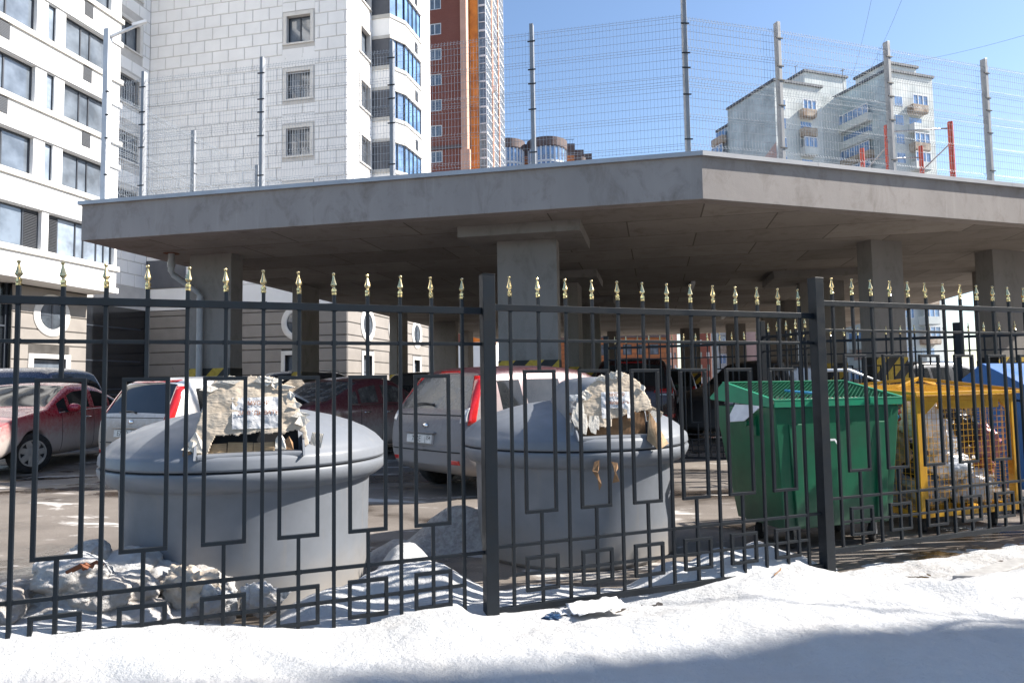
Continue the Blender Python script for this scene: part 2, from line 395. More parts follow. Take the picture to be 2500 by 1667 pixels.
FD = Vector((.936, .352)); FO = (-.143, 3.97, 0.0)
FM = frame(FO, FD); FMI = FM.inverted()
CREST = [(-8,.30),(-2.31,.24),(-1.95,.233),(-1.62,.215),(-1.43,.185),(-1.23,.149),(-1.06,.119),(-.89,.096),(-.76,.089),(-.64,.095),(-.53,.114),(-.43,.126),(-.30,.130),(-.19,.125),(-.13,.08),(-.05,.06),(.17,.045),(.4,.035),(.79,.0),(1.1,.005),(1.35,.035),(1.68,.075),(1.93,.10),(2.22,.10),(2.4,.05),(2.6,.0),(4,-.005),(14,.05)]
def crest(t):
    for (a, za), (b, zb) in zip(CREST, CREST[1:]):
        if a <= t <= b: return za+(zb-za)*(t-a)/(b-a)
    return CREST[0][1] if t < 0 else CREST[-1][1]
def sst(a, b, x):
    x = max(0, min(1, (x-a)/(b-a))); return x*x*(3-2*x)
BUMPS = [(-.74,4.62,.40,.24,.20),(-.80,4.30,.24,.32,.2),(-.40,4.35,.20,.26,.22),(-1.15,4.08,.20,.30,.24),(-.75,4.95,.18,.3,.2),(.08,4.42,.12,.25,.2),(.45,4.50,.07,.28,.14),
         (-.52,5.85,.36,.34,.24),(-.95,5.45,.20,.25,.2),(-.2,5.7,.22,.25,.2),
         (1.0,4.62,.13,.22,.13),(1.35,4.76,.16,.22,.13),(1.68,4.90,.17,.20,.12),(1.95,5.02,.10,.2,.12),
         (-2.30,3.66,.34,.30,.24),(-2.8,3.6,.30,.4,.35),(-1.95,3.78,.16,.25,.2),(-3.4,3.5,.3,.5,.4)]
def snow_h(t, n):
    p = FM @ Vector((t, n, 0)); x, y = p.x, p.y
    big = noise.fractal((x*1.1, y*1.1, 1.7), .9, 2.1, 5)
    fine = noise.fractal((x*6, y*6, 4.), .9, 2.2, 4)
    if n <= 0:
        broad = .07+.035*big+.05*sst(-1, -3, t)
        edge = -.06 if t < 2.3 else -.06-.42*sst(2.3, 2.9, t)
        k = sst(edge-.05, edge-.55, n)
        z = crest(t)*(1-k)+broad*k
        if t > 2.35:
            z = max(z, .010+.006*fine)
            z += .085*math.exp(-((n-edge+.22)/.16)**2)*sst(2.35, 2.9, t)
        mid = noise.fractal((x*14, y*14, 7.), .8, 2.2, 3)
        return z+.012*big*k+(.010*fine+.006*mid)*(.45+.55*sst(0, -.1, n))
    z = (crest(t)+.06)*(1-sst(.02, .42, n))-.06
    for bx, by, h, sx, sy in BUMPS:
        z += h*math.exp(-((x-bx)/sx)**2-((y-by)/sy)**2)*(1+.25*big)
    return z+.012*fine+.014*big
sn = MB(); ts = []; t = -9.0
while t < 15: ts.append(t); t += .028 if -2.9 < t < 5.2 else .25
ns = []; n_ = -6.5
while n_ < 3.2: ns.append(n_); n_ += .024 if -1.0 < n_ < 2.4 else (.05 if -2.2 < n_ else .3)
for t in ts:
    for n_ in ns:
        p = FM @ Vector((t, n_, 0)); sn.v.append(Vector((p.x, p.y, snow_h(t, n_))))
L_ = len(ns)
for i in range(len(ts)-1):
    for j in range(L_-1):
        q = (i*L_+j, (i+1)*L_+j, (i+1)*L_+j+1, i*L_+j+1)
        if max(sn.v[k].z for k in q) > -.02: sn.f.append(list(q)); sn.m.append(0)
sn.M = Matrix()
tag(sn.build('snow', MT['snow'], smooth=True, fixn=False), None, None, kind='structure')

# chunky shovelled heap at the left of the first bin
def lump(mb, c, r, sd, sq=(1,1,1), amp=.35, fr=1.6, sub=3, mi=0, crisp=0, rough=0):
    bm = bmesh.new(); bmesh.ops.create_icosphere(bm, subdivisions=sub, radius=1)
    vs = []
    for v in bm.verts:
        d = v.co.normalized()
        k = 1+amp*noise.fractal(d*fr+Vector((sd*3.7, sd*1.3, sd)), .8, 2., 4)
        if crisp: k += crisp*(abs(noise.noise(d*fr*2.6+Vector((sd, 0, sd*2))))-.25)
        if rough: k += rough*noise.fractal(d*6.5+Vector((sd, sd*.7, 2)), .75, 2.1, 4)
        vs.append((c[0]+d.x*r*k*sq[0], c[1]+d.y*r*k*sq[1], c[2]+d.z*r*k*sq[2]))
    fs = [tuple(v.index for v in f.verts) for f in bm.faces]; bm.free()
    mb.add(vs, fs, mi)
hp = MB(); rs = random.Random(3)
for k in range(58):
    x = rs.uniform(-3.0, -1.72); y = 3.36+.36*(x+2.9)+rs.uniform(-.02, .5)
    top = .46*math.exp(-((x+2.35)/.42)**2)+.10*math.exp(-((x+1.75)/.25)**2)+.06
    z = rs.uniform(.0, max(.08, top))
    lump(hp, (x, y, z-.04), rs.uniform(.07, .18), k+.3, (1.15, 1, .72), .20, 1.25, 5, crisp=.02, rough=.035)
tag(hp.build('snow_heap', MT['snow_dirty'], smooth=True), 'lumpy heap of broken snow behind the fence, left of the big grey bin', 'snow heap', kind='stuff')
for k, (c, r, sq, lab) in enumerate([((-1.86,3.93,.21), .13, (1.15,.7,1.1), 'pale yellowish snow slab standing against the foot of the left grey bin'),
                                 ((-1.70,3.92,.16), .10, (1.1,.8,.9), 'rounded snow block with dirty underside between the slab and the pointed block'),
                                 ((-1.45,3.98,.15), .09, (1.3,.7,1.0), 'small pointed snow block furthest right in front of the left grey bin')]):
    m_ = MB(); lump(m_, (0,0,0), r, 40+k*2.2, sq, .45, 1.4, 5, crisp=.15, rough=.06)
    o = m_.build('snow_block', MT['snow_tan' if k == 0 else 'snow_dirty'], smooth=True); o.location = c
    tag(o, lab, 'snow block', 'snow blocks in front of the left bin')

# ------------------------------------------------------------------ wrought metal fences
def finial_mb(M):
    f = MB(); f.M = M
    f.lathe([(.0125,0),(.0132,.010),(.0105,.014),(.0132,.018),(.0132,.030),(.0075,.034),(.0065,.040),(.0165,.053),(.0160,.058),(.0105,.076),(.0055,.098),(.0050,.104),(.0080,.109),(.0088,.114),(.0070,.119),(.0001,.122)], 8)
    return f
def fence_post(root, s, z0, z1, wd=.075):
    p = MB(); h = wd/2
    p.box(s-h, s+h, -h-.006, h-.006, z0, z1); p.box(s-h-.002, s+h+.002, -h-.008, h-.004, z1, z1+.004)
    return p.build('post', MT['fence'], root, bevel=.004)
def fence_panel(root, s0, s1, z, n=13, first=None, pitch=None):
    pitch = pitch or (s1-s0)/(n+.65); first = first if first is not None else s0+pitch*.8
    xs = [first+pitch*i for i in range(n)]
    def rail(a, b, z0, z1, d):
        r = MB(); r.box(a, b, -d/2, d/2, z+z0, z+z1)
        for x in xs:
            for sx in (-1, 1):
                e = random.uniform(.004, .007)
                for zz in (z+z0, z+z1):
                    if a < x+sx*.0105 < b: r.beam((x+sx*.0105-e, -d/2*.55, zz-e*.2), (x+sx*.0105+e, -d/2*.55, zz+e*.2), e*.9, e*.9)
        r.build('rail', MT['fence'], root, bevel=.0025)
    e0, e1 = s0+.037, s1-.037
    rail(e0, e1, 1.770, 1.808, .026); rail(e0, e1, 1.587, 1.606, .0165); rail(e0, e1, .399, .418, .0165)
    rail(xs[0], xs[-1], .231, .249, .0165); rail(e0, e1, .030, .067, .026)
    for i, x in enumerate(xs):
        b = MB(); h = .0095
        if i % 2 == 0: b.box(x-h, x+h, -h, h, z+.05, z+1.858)
        else:
            b.box(x-h, x+h, -h, h, z+1.412, z+1.858); b2 = MB(); b2.box(x-h, x+h, -h, h, z+.05, z+.590); b2.build('bar', MT['fence'], root, bevel=.002)
        bo = b.build('bar', MT['fence'], root, bevel=.002)
        jit = Matrix.Rotation(random.uniform(-.05, .05), 4, 'X') @ Matrix.Rotation(random.uniform(-.05, .05), 4, 'Y') @ RZ(random.uniform(0, .8))
        finial_mb(T(x, 0, z+1.857) @ jit).build('finial', MT['gold'], bo)
        if i % 2:
            for nm, a, z0, z1 in (('rectangle_frame', .1045, .582, 1.423), ('square_frame', .1065, .135, .337)):
                q = MB(); w_ = .0195; d = .010 if nm[0] == 'r' else .0106
                q.box(x-a, x+a, -d, d, z+z1-w_, z+z1); q.box(x-a, x+a, -d, d, z+z0, z+z0+w_)
                q.box(x-a, x-a+w_, -d, d, z+z0+w_, z+z1-w_); q.box(x+a-w_, x+a, -d, d, z+z0+w_, z+z1-w_)
                q.build(nm, MT['fence'], root, bevel=.0015)
fence = thing('metal_fence', 'dark grey metal fence with gold spear tips along the snow in front', 'fence', FM)
for s, z1 in ((-2.455,1.97),(0,1.99),(2.467,2.068),(4.98,2.12)): fence_post(fence, s, -.3, z1)
fence_panel(fence, -2.455, 0, -.010, first=-2.301, pitch=.1789)
fence_panel(fence, 0, 2.467, .012, first=.143, pitch=.1809)
fence_panel(fence, 2.467, 4.98, .105, first=2.623, pitch=.1868)
fence_panel(fence, 4.98, 7.45, .13); fence_post(fence, 7.45, -.3, 2.15)
fence2 = thing('metal_fence', 'second dark fence with gold tips beyond the coloured waste containers', 'fence', frame((6.20,9.50,.0), (.94,-.33)))
for s in (-4.94,-2.47,0,2.47,4.94): fence_post(fence2, s, -.1, 2.11)
for s in (-4.94,-2.47,0,2.47): fence_panel(fence2, s, s+2.47, .125)
fence3 = thing('metal_fence', 'short dark fence length running back behind the right fence post', 'fence', frame((3.74,8.45,.0), (-.30,.954)))
for s in (0,1.0): fence_post(fence3, s, -.1, 2.16)
fence_panel(fence3, 0, 1.0, .15, n=5)

# ------------------------------------------------------------------ round grey bins
def make_bin(c, facing, label):
    r = thing('waste_bin', label, 'waste bin', frame(c, facing), 'round grey waste bins')
    b = MB(); b.lathe([(.0,.0),(.775,.0),(.80,.03),(.815,.70),(.835,.735)], 96)
    b.build('body', MT['bin'], r, auto=35)
    k = MB(); k.lathe([(.835,.733),(.875,.745),(.915,.775),(.937,.815),(.942,.845),(.936,.858),(.90,.862)], 96)
    k.build('rim', MT['bin'], r, auto=50)
    gpp = MB(); gpp.lathe([(.915,.858),(.918,.874)], 96); gpp.build('gap', MT['bin_dark'], r, auto=50)
    l = MB(); l.lathe([(.90,.870),(.930,.872),(.938,.884),(.934,.930),(.926,.946),(.912,.956),(.895,.978),(.86,1.012),(.79,1.058),(.68,1.108),(.54,1.152),(.38,1.187),(.20,1.210),(.0001,1.218)], 224)
    keep = [(f_, m2) for f_, m2 in zip(l.f, l.m) if not (lambda c_: abs(c_.x) < .30 and c_.y < -.55 and c_.z > .957)(sum((l.v[i] for i in f_), Vector())/len(f_))]
    l.f = [f_ for f_, _ in keep]; l.m = [m2 for _, m2 in keep]
    for sx in (-.30, .30): l.prism([(-.915,.945),(-.60,.945),(-.60,1.08),(-.79,1.062),(-.86,1.012)], sx-.006, sx+.006, 'x')
    l.build('lid', MT['bin'], r, auto=38)
    # hood over the opening: an arched front that runs back into the dome
    h = MB(); n = 24; rings = []
    for (y, hw, ht, zb) in ((-.79,.275,.405,.955),(-.775,.295,.425,.955),(-.70,.31,.435,.96),(-.45,.30,.41,.99),(-.15,.25,.32,1.07),(.15,.12,.16,1.12)):
        ring = []
        for i in range(n+1):
            a = pi*i/n
            ring.append((-hw*(abs(cos(a))**.62)*(1 if cos(a) > 0 else -1), y, zb+ht*sin(a)**.75))
        rings.append(ring)
    vs = [p for q in rings for p in q]; fs = []
    for i in range(len(rings)-1):
        for j in range(n): fs.append((i*(n+1)+j, i*(n+1)+j+1, (i+1)*(n+1)+j+1, (i+1)*(n+1)+j))
    h.add(vs, fs); h.build('hood', MT['bin'], r, auto=45)
    # recessed dark opening and its sill
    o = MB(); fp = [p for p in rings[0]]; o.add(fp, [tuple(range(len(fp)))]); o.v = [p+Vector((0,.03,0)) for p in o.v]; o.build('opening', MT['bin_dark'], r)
    s = MB(); s.box(-.296,.296,-.895,-.55,.935,.972); s.build('sill', MT['bin'], r, bevel=.012)
    return r
bin1 = make_bin((-1.86,4.88,0), (.936,.352), 'large round grey bin nearest the left, mostly in front of the white car')
bin2 = make_bin((.50,5.78,0), (.962,.275), 'large round grey bin beside the middle fence post, in front of the maroon van')

def ragged_sheet(inside, u0, u1, v0, v1, nu, nv, surf, seed, crump=.010):
    m_ = MB(); idx = {}
    for i in range(nu+1):
        for j in range(nv+1):
            u = u0+(u1-u0)*i/nu; v = v0+(v1-v0)*j/nv
            c_ = crump*noise.fractal((u*7+seed, v*7, seed), .8, 2.1, 4)
            x, y, z = surf(u, v); idx[i, j] = len(m_.v); m_.v.append(Vector((x, y+c_, z)))
    for i in range(nu):
        for j in range(nv):
            u = u0+(u1-u0)*(i+.5)/nu; v = v0+(v1-v0)*(j+.5)/nv
            if inside(u, v): m_.f.append([idx[i,j], idx[i+1,j], idx[i+1,j+1], idx[i,j+1]]); m_.m.append(0)
    return m_
def solid(o, t):
    s = o.modifiers.new('solid', 'SOLIDIFY'); s.thickness = t; s.offset = 0; return o
def nz(u, s, f=14): return noise.fractal((u*f, s*3.3, s), .9, 2., 4)
def corrugated(M, wd, ht, fl=.009, amp=.0035, taper=0., bend=0.):
    m_ = MB(); m_.M = M; n = int(wd/fl*4); rows = 8
    for i in range(n+1):
        u = wd*i/n
        for j in range(rows+1):
            v = ht*j/rows; k = 1-taper*j/rows
            m_.v.append(M @ Vector(((u-wd/2)*k, amp*sin(2*pi*u/fl)+bend*(j/rows)**2+.006*nz(u*.3+v, 5), v)))
    for i in range(n):
        for j in range(rows):
            a = i*(rows+1)+j; m_.f.append([a, a+rows+1, a+rows+2, a+1]); m_.m.append(0)
    return m_
RX90 = Matrix.Rotation(pi/2, 4, 'X')
ARCH = {1: [(-.36,.93),(-.335,1.0),(-.27,1.22),(-.235,1.36),(-.20,1.405),(-.05,1.425),(.12,1.41),(.20,1.36),(.27,1.24),(.32,1.08),(.345,.95),(.40,.9)],
        2: [(-.33,.93),(-.30,1.08),(-.26,1.22),(-.19,1.33),(-.08,1.40),(.04,1.43),(.14,1.41),(.22,1.35),(.29,1.22),(.335,1.08),(.36,.95),(.4,.9)]}
def card_on(binr, label, kind):
    r = thing('torn_cardboard', label, 'cardboard', binr.matrix_world.copy(), 'torn cardboard tied over the bin openings')
    def arch(u):
        return lerp_pts(ARCH[kind], u)
    def surf(u, v): return (u, -.815-.02*cos(u*3)+.10*max(0, (v-1.2))**1.2, v)
    if kind == 1:
        ins = lambda u, v: v < arch(u)+.012*nz(u+v, 3, 22) and v > 1.085+.018*nz(u, 5, 16)-.125*sst(.19, .25, -u)-.09*sst(.29, .31, u) and abs(u) < .372+.015*nz(v, 7, 18)
        s = ragged_sheet(ins, -.40, .40, .95, 1.46, 130, 84, surf, 1.3, .008)
    else:
        ins = lambda u, v: v < arch(u)+.010*nz(u+v, 4, 22)-(.05 if -.02 < u < .07 else 0)*(1-abs(u-.03)/.05) and v > 1.10+.03*nz(u, 6, 8)-.06*(u < -.02)*(1 if u > -.30 else 0)+.05*sst(.05, .15, u) and -.31 < u < .365+.012*nz(v, 8, 18)
        s = ragged_sheet(ins, -.40, .40, .95, 1.46, 130, 84, surf, 4.1, .008)
    so = solid(s.build('sheet', MT['card'], r, smooth=True, fixn=False), .006)
    rg = random.Random(kind*5)
    # torn pale edge strips
    for k in range(16):
        a = rg.uniform(-.33, .33); zt = arch(a)
        p_ = MB(); wd = rg.uniform(.02, .06); hh = rg.uniform(.012, .035)
        pts = [(a-wd, zt-hh), (a-wd*.3, zt+hh*.5), (a+wd*.4, zt+hh*.1), (a+wd, zt-hh*.6), (a+wd*.2, zt-hh*1.7)]
        y0 = surf(a, zt)[1]
        p_.add([(x, y0-.012+rg.uniform(-.012,.006), z) for x, z in pts], [(0,1,2,3,4)])
        solid(p_.build('torn_strip', MT['card_pale'], r, smooth=False, fixn=False), .004)
    if kind == 1:
        for (x, z, wd, ht) in ((-.21,.978,.15,.10),(-.06,.978,.14,.105),(.075,.978,.12,.095)):
            corrugated(T(x,-.80,z) @ Matrix.Rotation(rg.uniform(-.1,.1),4,'Y') @ Matrix.Rotation(pi/2,4,'Y') @ T(0,0,-wd/2), ht, wd).build('corrugated_flap', MT['card_tan'], r, smooth=True, fixn=False)
        for (x, z, s_) in ((.165,.985,1),(.215,.98,.8),(-.30,.985,1.2),(-.345,.965,.8)):
            p_ = MB(); p_.add([(x-.03*s_,-.83,z), (x+.035*s_,-.835,z-.005), (x+.03*s_,-.825,z+.05*s_), (x,-.84,z+.10*s_), (x-.025*s_,-.828,z+.06*s_)], [(0,1,2,3,4)])
            solid(p_.build('torn_strip', MT['card_pale' if s_ > .9 else 'card_brown'], r, fixn=False), .005)
        corrugated(T(.375,-.80,1.0) @ Matrix.Rotation(.2,4,'Y') @ T(0,0,-.05), .07, .12).build('corrugated_flap', MT['card_pale'], r, smooth=True, fixn=False)
        corrugated(T(.24,-.80,1.37) @ Matrix.Rotation(pi/2-.6,4,'Y') @ T(0,0,-.05), .07, .11).build('corrugated_flap', MT['card'], r, smooth=True, fixn=False)
        px0, px1, pz0, pz1 = -.105, .165, 1.112, 1.298
    else:
        bk = ragged_sheet(lambda u, v: abs(u) < .33 and v < 1.22, -.34, .34, .965, 1.24, 60, 20, lambda u, v: (u, -.775, v), 9.)
        bk.build('backing_sheet', MT['card_brown'], r, smooth=True, fixn=False)
        corrugated(T(.04,-.792,.968), .46, .16, .011, .0022).build('corrugated_flap', MT['card_brown'], r, smooth=True, fixn=False)
        kq = [(.215,.935,-.925),(.285,.865,-.965),(.385,.905,-.93),(.275,1.145,-.845)]
        kb = MB(); nu_, nv_ = 90, 14
        for i in range(nu_+1):
            for j in range(nv_+1):
                a_, b_ = i/nu_, j/nv_; pt = [((kq[0][c]*(1-a_)+kq[1][c]*a_)*(1-b_)+(kq[3][c]*(1-a_)+kq[2][c]*a_)*b_) for c in range(3)]
                kb.v.append(Vector((pt[0], pt[2]+.006*sin(a_*2*pi*15)-.03*sin(pi*b_)*sin(pi*a_), pt[1])))
        for i in range(nu_):
            for j in range(nv_):
                q_ = i*(nv_+1)+j; kb.f.append([q_, q_+nv_+1, q_+nv_+2, q_+1]); kb.m.append(0)
        kb.build('corrugated_flap', MT['card_tan'], r, smooth=True, fixn=False)
        fm_ = ragged_sheet(lambda u, v: u+.36 > .05*abs(nz(v, 3, 20)) and v < 1.30-.35*(u+.28)**2-abs(u+.30)*.9, -.42, -.27, .95, 1.27, 24, 40, lambda u, v: (u, -.83+.25*max(0, -u-.33), v), 21., .02)
        fm_.build('plastic_film', MT['film'], r, smooth=True, fixn=False)
        corrugated(T(.345,-.80,1.135) @ Matrix.Rotation(pi/2+.5,4,'Y') @ T(0,0,-.06), .05, .13).build('corrugated_flap', MT['card'], r, smooth=True, fixn=False)
        for (x, z, s_, ms) in ((-.255,1.02,1.25,'card_pale'),(-.175,1.02,1.0,'card_pale'),(-.30,1.07,1.0,'card_pale'),(-.145,1.05,.7,'card_pale'),(-.27,1.115,1.0,'card_pale')):
            p_ = MB(); p_.add([(x-.012*s_,-.855,z-.02), (x+.022*s_,-.86,z-.035), (x+.036*s_,-.85,z+.03*s_), (x+.03*s_,-.845,z+.09*s_), (x-.02*s_,-.85,z+.10*s_), (x-.032*s_,-.848,z+.03*s_)], [(0,1,2,3,4,5)])
            solid(p_.build('torn_strip', MT[ms], r, fixn=False), .005)
        px0, px1, pz0, pz1 = -.10, .125, 1.095, 1.285
    nt_ = ragged_sheet(lambda u, v: not (kind == 2 and -.03 < u < .10 and v < 1.165+.02*nz(u, 2)), px0, px1, pz0, pz1, 46, 26, lambda u, v: (u, surf(u, v)[1]-.012, v), 12.+kind, .010)
    no = nt_.build('notice', MT['paper'], r, smooth=True, fixn=False)
    M0 = T((px0+px1)/2-.01, -.845, 0) @ RX90
    zc = lambda z: T((px0+px1)/2+.01, -.852, z) @ RX90
    text_mesh('МУСОР', .034, zc(1.262), MT['ink'], no); text_mesh('ЗАКИДЫВАТЬ', .033 if kind == 1 else .027, zc(1.205), MT['ink'], no)
    return r
card_on(bin1, 'pale torn cardboard with a wrinkled paper notice on the left grey bin', 1)
card_on(bin2, 'brown torn cardboard with a fanned corrugated flap on the right grey bin', 2)
# scraps hanging on the second bin
r = thing('cardboard_scrap', 'thin brown cardboard scraps stuck on the front of the right grey bin', 'scrap', bin2.matrix_world.copy())
for (x, z, pts) in ((-.20,.80,[(0,0),(.035,.012),(.03,-.05),(.015,-.07),(.045,-.16),(.03,-.20),(.012,-.12),(-.02,-.06)]),(-.085,.80,[(0,0),(.05,-.012),(.055,-.05),(.028,-.07),(.06,-.14),(.012,-.15),(.02,-.08),(.018,-.03)])):
    p_ = MB(); n_ = len(pts)
    p_.add([(x+a, -sqrt(max(.01, .955**2-(x+a)**2))+(.0 if b > -.06 else -.02+.012*((k*7) % 3)), z+b) for k, (a, b) in enumerate(pts)], [tuple(range(n_))])
    solid(p_.build('scrap_piece', MT['card_brown'], r, fixn=False), .004)

# ------------------------------------------------------------------ coloured containers
def wire_grid(m_, P, Q, nu, nv, wdt, mi=0):
    # P(u,v) -> point ; straight wires both ways
    for i in range(nu+1):
        m_.beam(P(i/nu, 0), P(i/nu, 1), wdt, wdt, mi)
    for j in range(nv+1):
        m_.beam(P(0, j/nv), P(1, j/nv), wdt, wdt, mi)
def caster(root, x, y, s=1):
    wv = MB(); wv.M = T(x, y, .075) @ RZ(.5); wv.lathe([(.04,-.02),(.07,-.02),(.075,-.014),(.075,.014),(.07,.02),(.04,.02)], 24, axis='y')
    wo_ = wv.build('wheel', MT['rubber'], root, auto=40)
    f = MB(); f.M = T(x, y, 0) @ RZ(.5); f.box(-.02,.02,-.032,-.026,.06,.165); f.box(-.02,.02,.026,.032,.06,.165); f.box(-.035,.035,-.035,.035,.165,.175)
    f.build('wheel_fork', MT['steel'], wo_)
GA = (.96,.28)
gr = thing('waste_container', 'green waste container with a sloped mesh lid behind the right fence post', 'waste container', frame((2.07,5.42,.0), GA), 'coloured waste containers')
b = MB()   # tapered tub, open top, with thickness
def tub(b, L0, L1, D0, D1, z0, z1, xoff, yoff, th=.012, mi=0):
    lo = [(xoff, yoff), (xoff+L0, yoff), (xoff+L0, yoff+D0), (xoff, yoff+D0)]; hi = [(0, 0), (L1, 0), (L1, D1), (0, D1)]
    vs = [(x, y, z0) for x, y in lo]+[(x, y, z1) for x, y in hi]
    li = [(x+(th if x < L0/2 else -th), y+(th if y < D0/2 else -th), z0+th) for x, y in lo]; hi2 = [(x+(th if x < L1/2 else -th), y+(th if y < D1/2 else -th), z1) for x, y in hi]
    vs += li+hi2
    fs = [(0,3,2,1)]+[(i, (i+1) % 4, 4+(i+1) % 4, 4+i) for i in range(4)]+[(4+i, 4+(i+1) % 4, 12+(i+1) % 4, 12+i) for i in range(4)]+[(12+i, 12+(i+1) % 4, 8+(i+1) % 4, 8+i) for i in range(4)]+[(8,9,10,11)]
    b.add(vs, fs, mi)
tub(b, 1.05, 1.22, .62, .84, .17, 1.13, .07, .03)
b.prism([(.17,.19),(.28,.19),(.28,1.0),(.12,1.0)], -.004, .03, 'y'); b.prism([(.95,.19),(1.04,.19),(1.10,1.0),(.99,1.0)], -.004, .03, 'y')   # pressed ribs
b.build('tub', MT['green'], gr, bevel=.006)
h = MB(); h.tube([(-.07,.30,1.0),(.02,.30,1.0)], .022, 12); h.box(-.01,.02,.24,.36,.90,1.06); h.build('trunnion', MT['green'], gr, auto=40)
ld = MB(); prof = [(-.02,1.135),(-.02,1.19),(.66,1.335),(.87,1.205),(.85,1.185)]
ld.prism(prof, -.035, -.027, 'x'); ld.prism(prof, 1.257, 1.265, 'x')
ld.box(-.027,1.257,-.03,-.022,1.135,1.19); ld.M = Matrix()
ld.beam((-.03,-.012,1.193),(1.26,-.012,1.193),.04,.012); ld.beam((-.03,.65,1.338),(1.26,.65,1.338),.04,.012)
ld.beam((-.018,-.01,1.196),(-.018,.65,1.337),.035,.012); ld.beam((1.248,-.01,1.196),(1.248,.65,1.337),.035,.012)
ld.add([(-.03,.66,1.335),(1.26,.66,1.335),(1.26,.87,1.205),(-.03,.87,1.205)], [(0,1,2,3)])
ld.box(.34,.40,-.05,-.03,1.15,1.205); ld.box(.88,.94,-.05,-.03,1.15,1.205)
lo = ld.build('lid', MT['green_lid_sunlit'], gr, bevel=.002)
ms = MB()
def lidp(u, v): return Vector((u*1.23, v*.66, 1.188+v*.145))
nx = 30; ny = 18
for i in range(nx):
    for j in range(ny):
        c_ = lidp((i+.5)/nx, (j+.5)/ny); dx = .62/nx*1.23; dy = .5/ny*.66
        ms.beam(c_-Vector((dx, 0, 0)), c_+Vector((0, dy, dy*.22)), .005, .003); ms.beam(c_+Vector((0, dy, dy*.22)), c_+Vector((dx, 0, 0)), .005, .003)
        ms.beam(c_-Vector((dx, 0, 0)), c_-Vector((0, dy, dy*.22)), .005, .003); ms.beam(c_-Vector((0, dy, dy*.22)), c_+Vector((dx, 0, 0)), .005, .003)
ms.build('mesh', MT['green'], lo)
for x in (.2, 1.0):
    for y in (.12, .52): caster(gr, x, y)
tg = MB(); tg.box(.475,.525,-.045,-.037,.86,.875); tg.add([(.51,-.046,.865),(.525,-.046,.87),(.56,-.05,.815),(.545,-.05,.81)], [(0,1,2,3)]); tg.build('paper_tag', MT['paper'], gr)
# contents seen through and beside the lid
for nm, mtn, pts, lab in (('cardboard_sheet', 'card_pale', [(.35,.10,1.16),(1.15,.07,1.165),(1.16,.36,1.19),(.40,.40,1.185)], 'pale cardboard sheet under the mesh lid of the green container'),
                          ('cardboard_sheet', 'paper', [(-.02,.50,1.15),(-.03,.12,1.15),(-.09,.28,1.02),(-.10,.52,1.0)], 'grey paper flap hanging out over the end of the green container')):
    p_ = MB(); p_.M = gr.matrix_world; p_.add(pts, [(0,1,2,3)]); o = solid(p_.build(nm, MT[mtn], fixn=False), .006); tag(o, lab, 'cardboard')
p_ = MB(); p_.M = gr.matrix_world; p_.tube([(.33,.30,1.262),(.40,.26,1.25),(.46,.19,1.243),(.50,.16,1.238),(.55,.20,1.25),(.60,.25,1.26),(.62,.24,1.262)], .012, 8)
tag(p_.build('blue_strap', mat('blue_plastic_strap', (.06,.30,.50), .4), smooth=True), 'crumpled blue plastic strap on the mesh lid of the green container', 'strap')
p_ = MB(); p_.M = gr.matrix_world; p_.tube([(1.27,.35,1.10),(1.30,.3,1.04),(1.33,.22,1.0),(1.35,.18,.97),(1.33,.12,1.02),(1.30,.12,1.06)], .012, 8)
tag(p_.build('blue_strap', mat('blue_strap', (.03,.22,.36), .4), smooth=True), 'blue strap loop hanging between the green container and the yellow cage', 'strap')

YA = (.953,.302)
yc = thing('waste_cage', 'yellow mesh waste cage full of rubbish bags right of the green container', 'waste cage', frame((3.50,5.95,.0), YA), 'coloured waste containers')
LW, DP, ZB, ZT = 1.17, .86, .145, 1.15
f = MB()
for x in (0, LW):
    wl = .085 if x == 0 else .055
    for y in (0, DP): f.box(x if x == 0 else x-wl, x+wl if x == 0 else x, y if y == 0 else y-.06, y+.06 if y == 0 else y, ZB, ZT)
f.box(.085, LW-.055, 0, .05, ZB, ZB+.05); f.box(.085, LW-.055, DP-.05, DP, ZB, ZB+.05); f.box(0,.05,.06,DP-.06,ZB,ZB+.05); f.box(LW-.05,LW,.06,DP-.06,ZB,ZB+.05)
f.box(.0, LW, -.006, .05, ZT, ZT+.05); f.box(0, LW, DP-.05, DP, ZT, ZT+.05); f.box(0,.05,.05,DP-.05,ZT,ZT+.05); f.box(LW-.05,LW,.05,DP-.05,ZT,ZT+.05)
f.prism([(.085,ZT),(.26,ZT),(.085,ZT-.13)], .004, .03, 'y'); f.prism([(LW-.055,ZT),(LW-.2,ZT),(LW-.055,ZT-.13)], .004, .03, 'y'); f.box(.26, LW-.2, .004, .028, ZT-.075, ZT)
f.build('frame', MT['yellow'], yc, bevel=.004)
m_ = MB(); wire_grid(m_, lambda u, v: Vector((.085+u*(LW-.14), .02, ZB+.05+v*(ZT-ZB-.05))), None, 20, 18, .0032); m_.build('mesh', MT['yellow'], yc)
m_ = MB(); wire_grid(m_, lambda u, v: Vector((.02, .06+u*(DP-.12), ZB+.05+v*(ZT-ZB-.05))), None, 14, 18, .0032); m_.build('mesh', MT['yellow'], yc)
m_ = MB(); wire_grid(m_, lambda u, v: Vector((LW-.02, .06+u*(DP-.12), ZB+.05+v*(ZT-ZB-.05))), None, 14, 18, .0032); m_.build('mesh', MT['yellow'], yc)
fl = MB(); fl.box(.05, LW-.05, .05, DP-.05, ZB+.002, ZB+.02); fl.build('floor_plate', MT['yellow'], yc)
ld = MB()
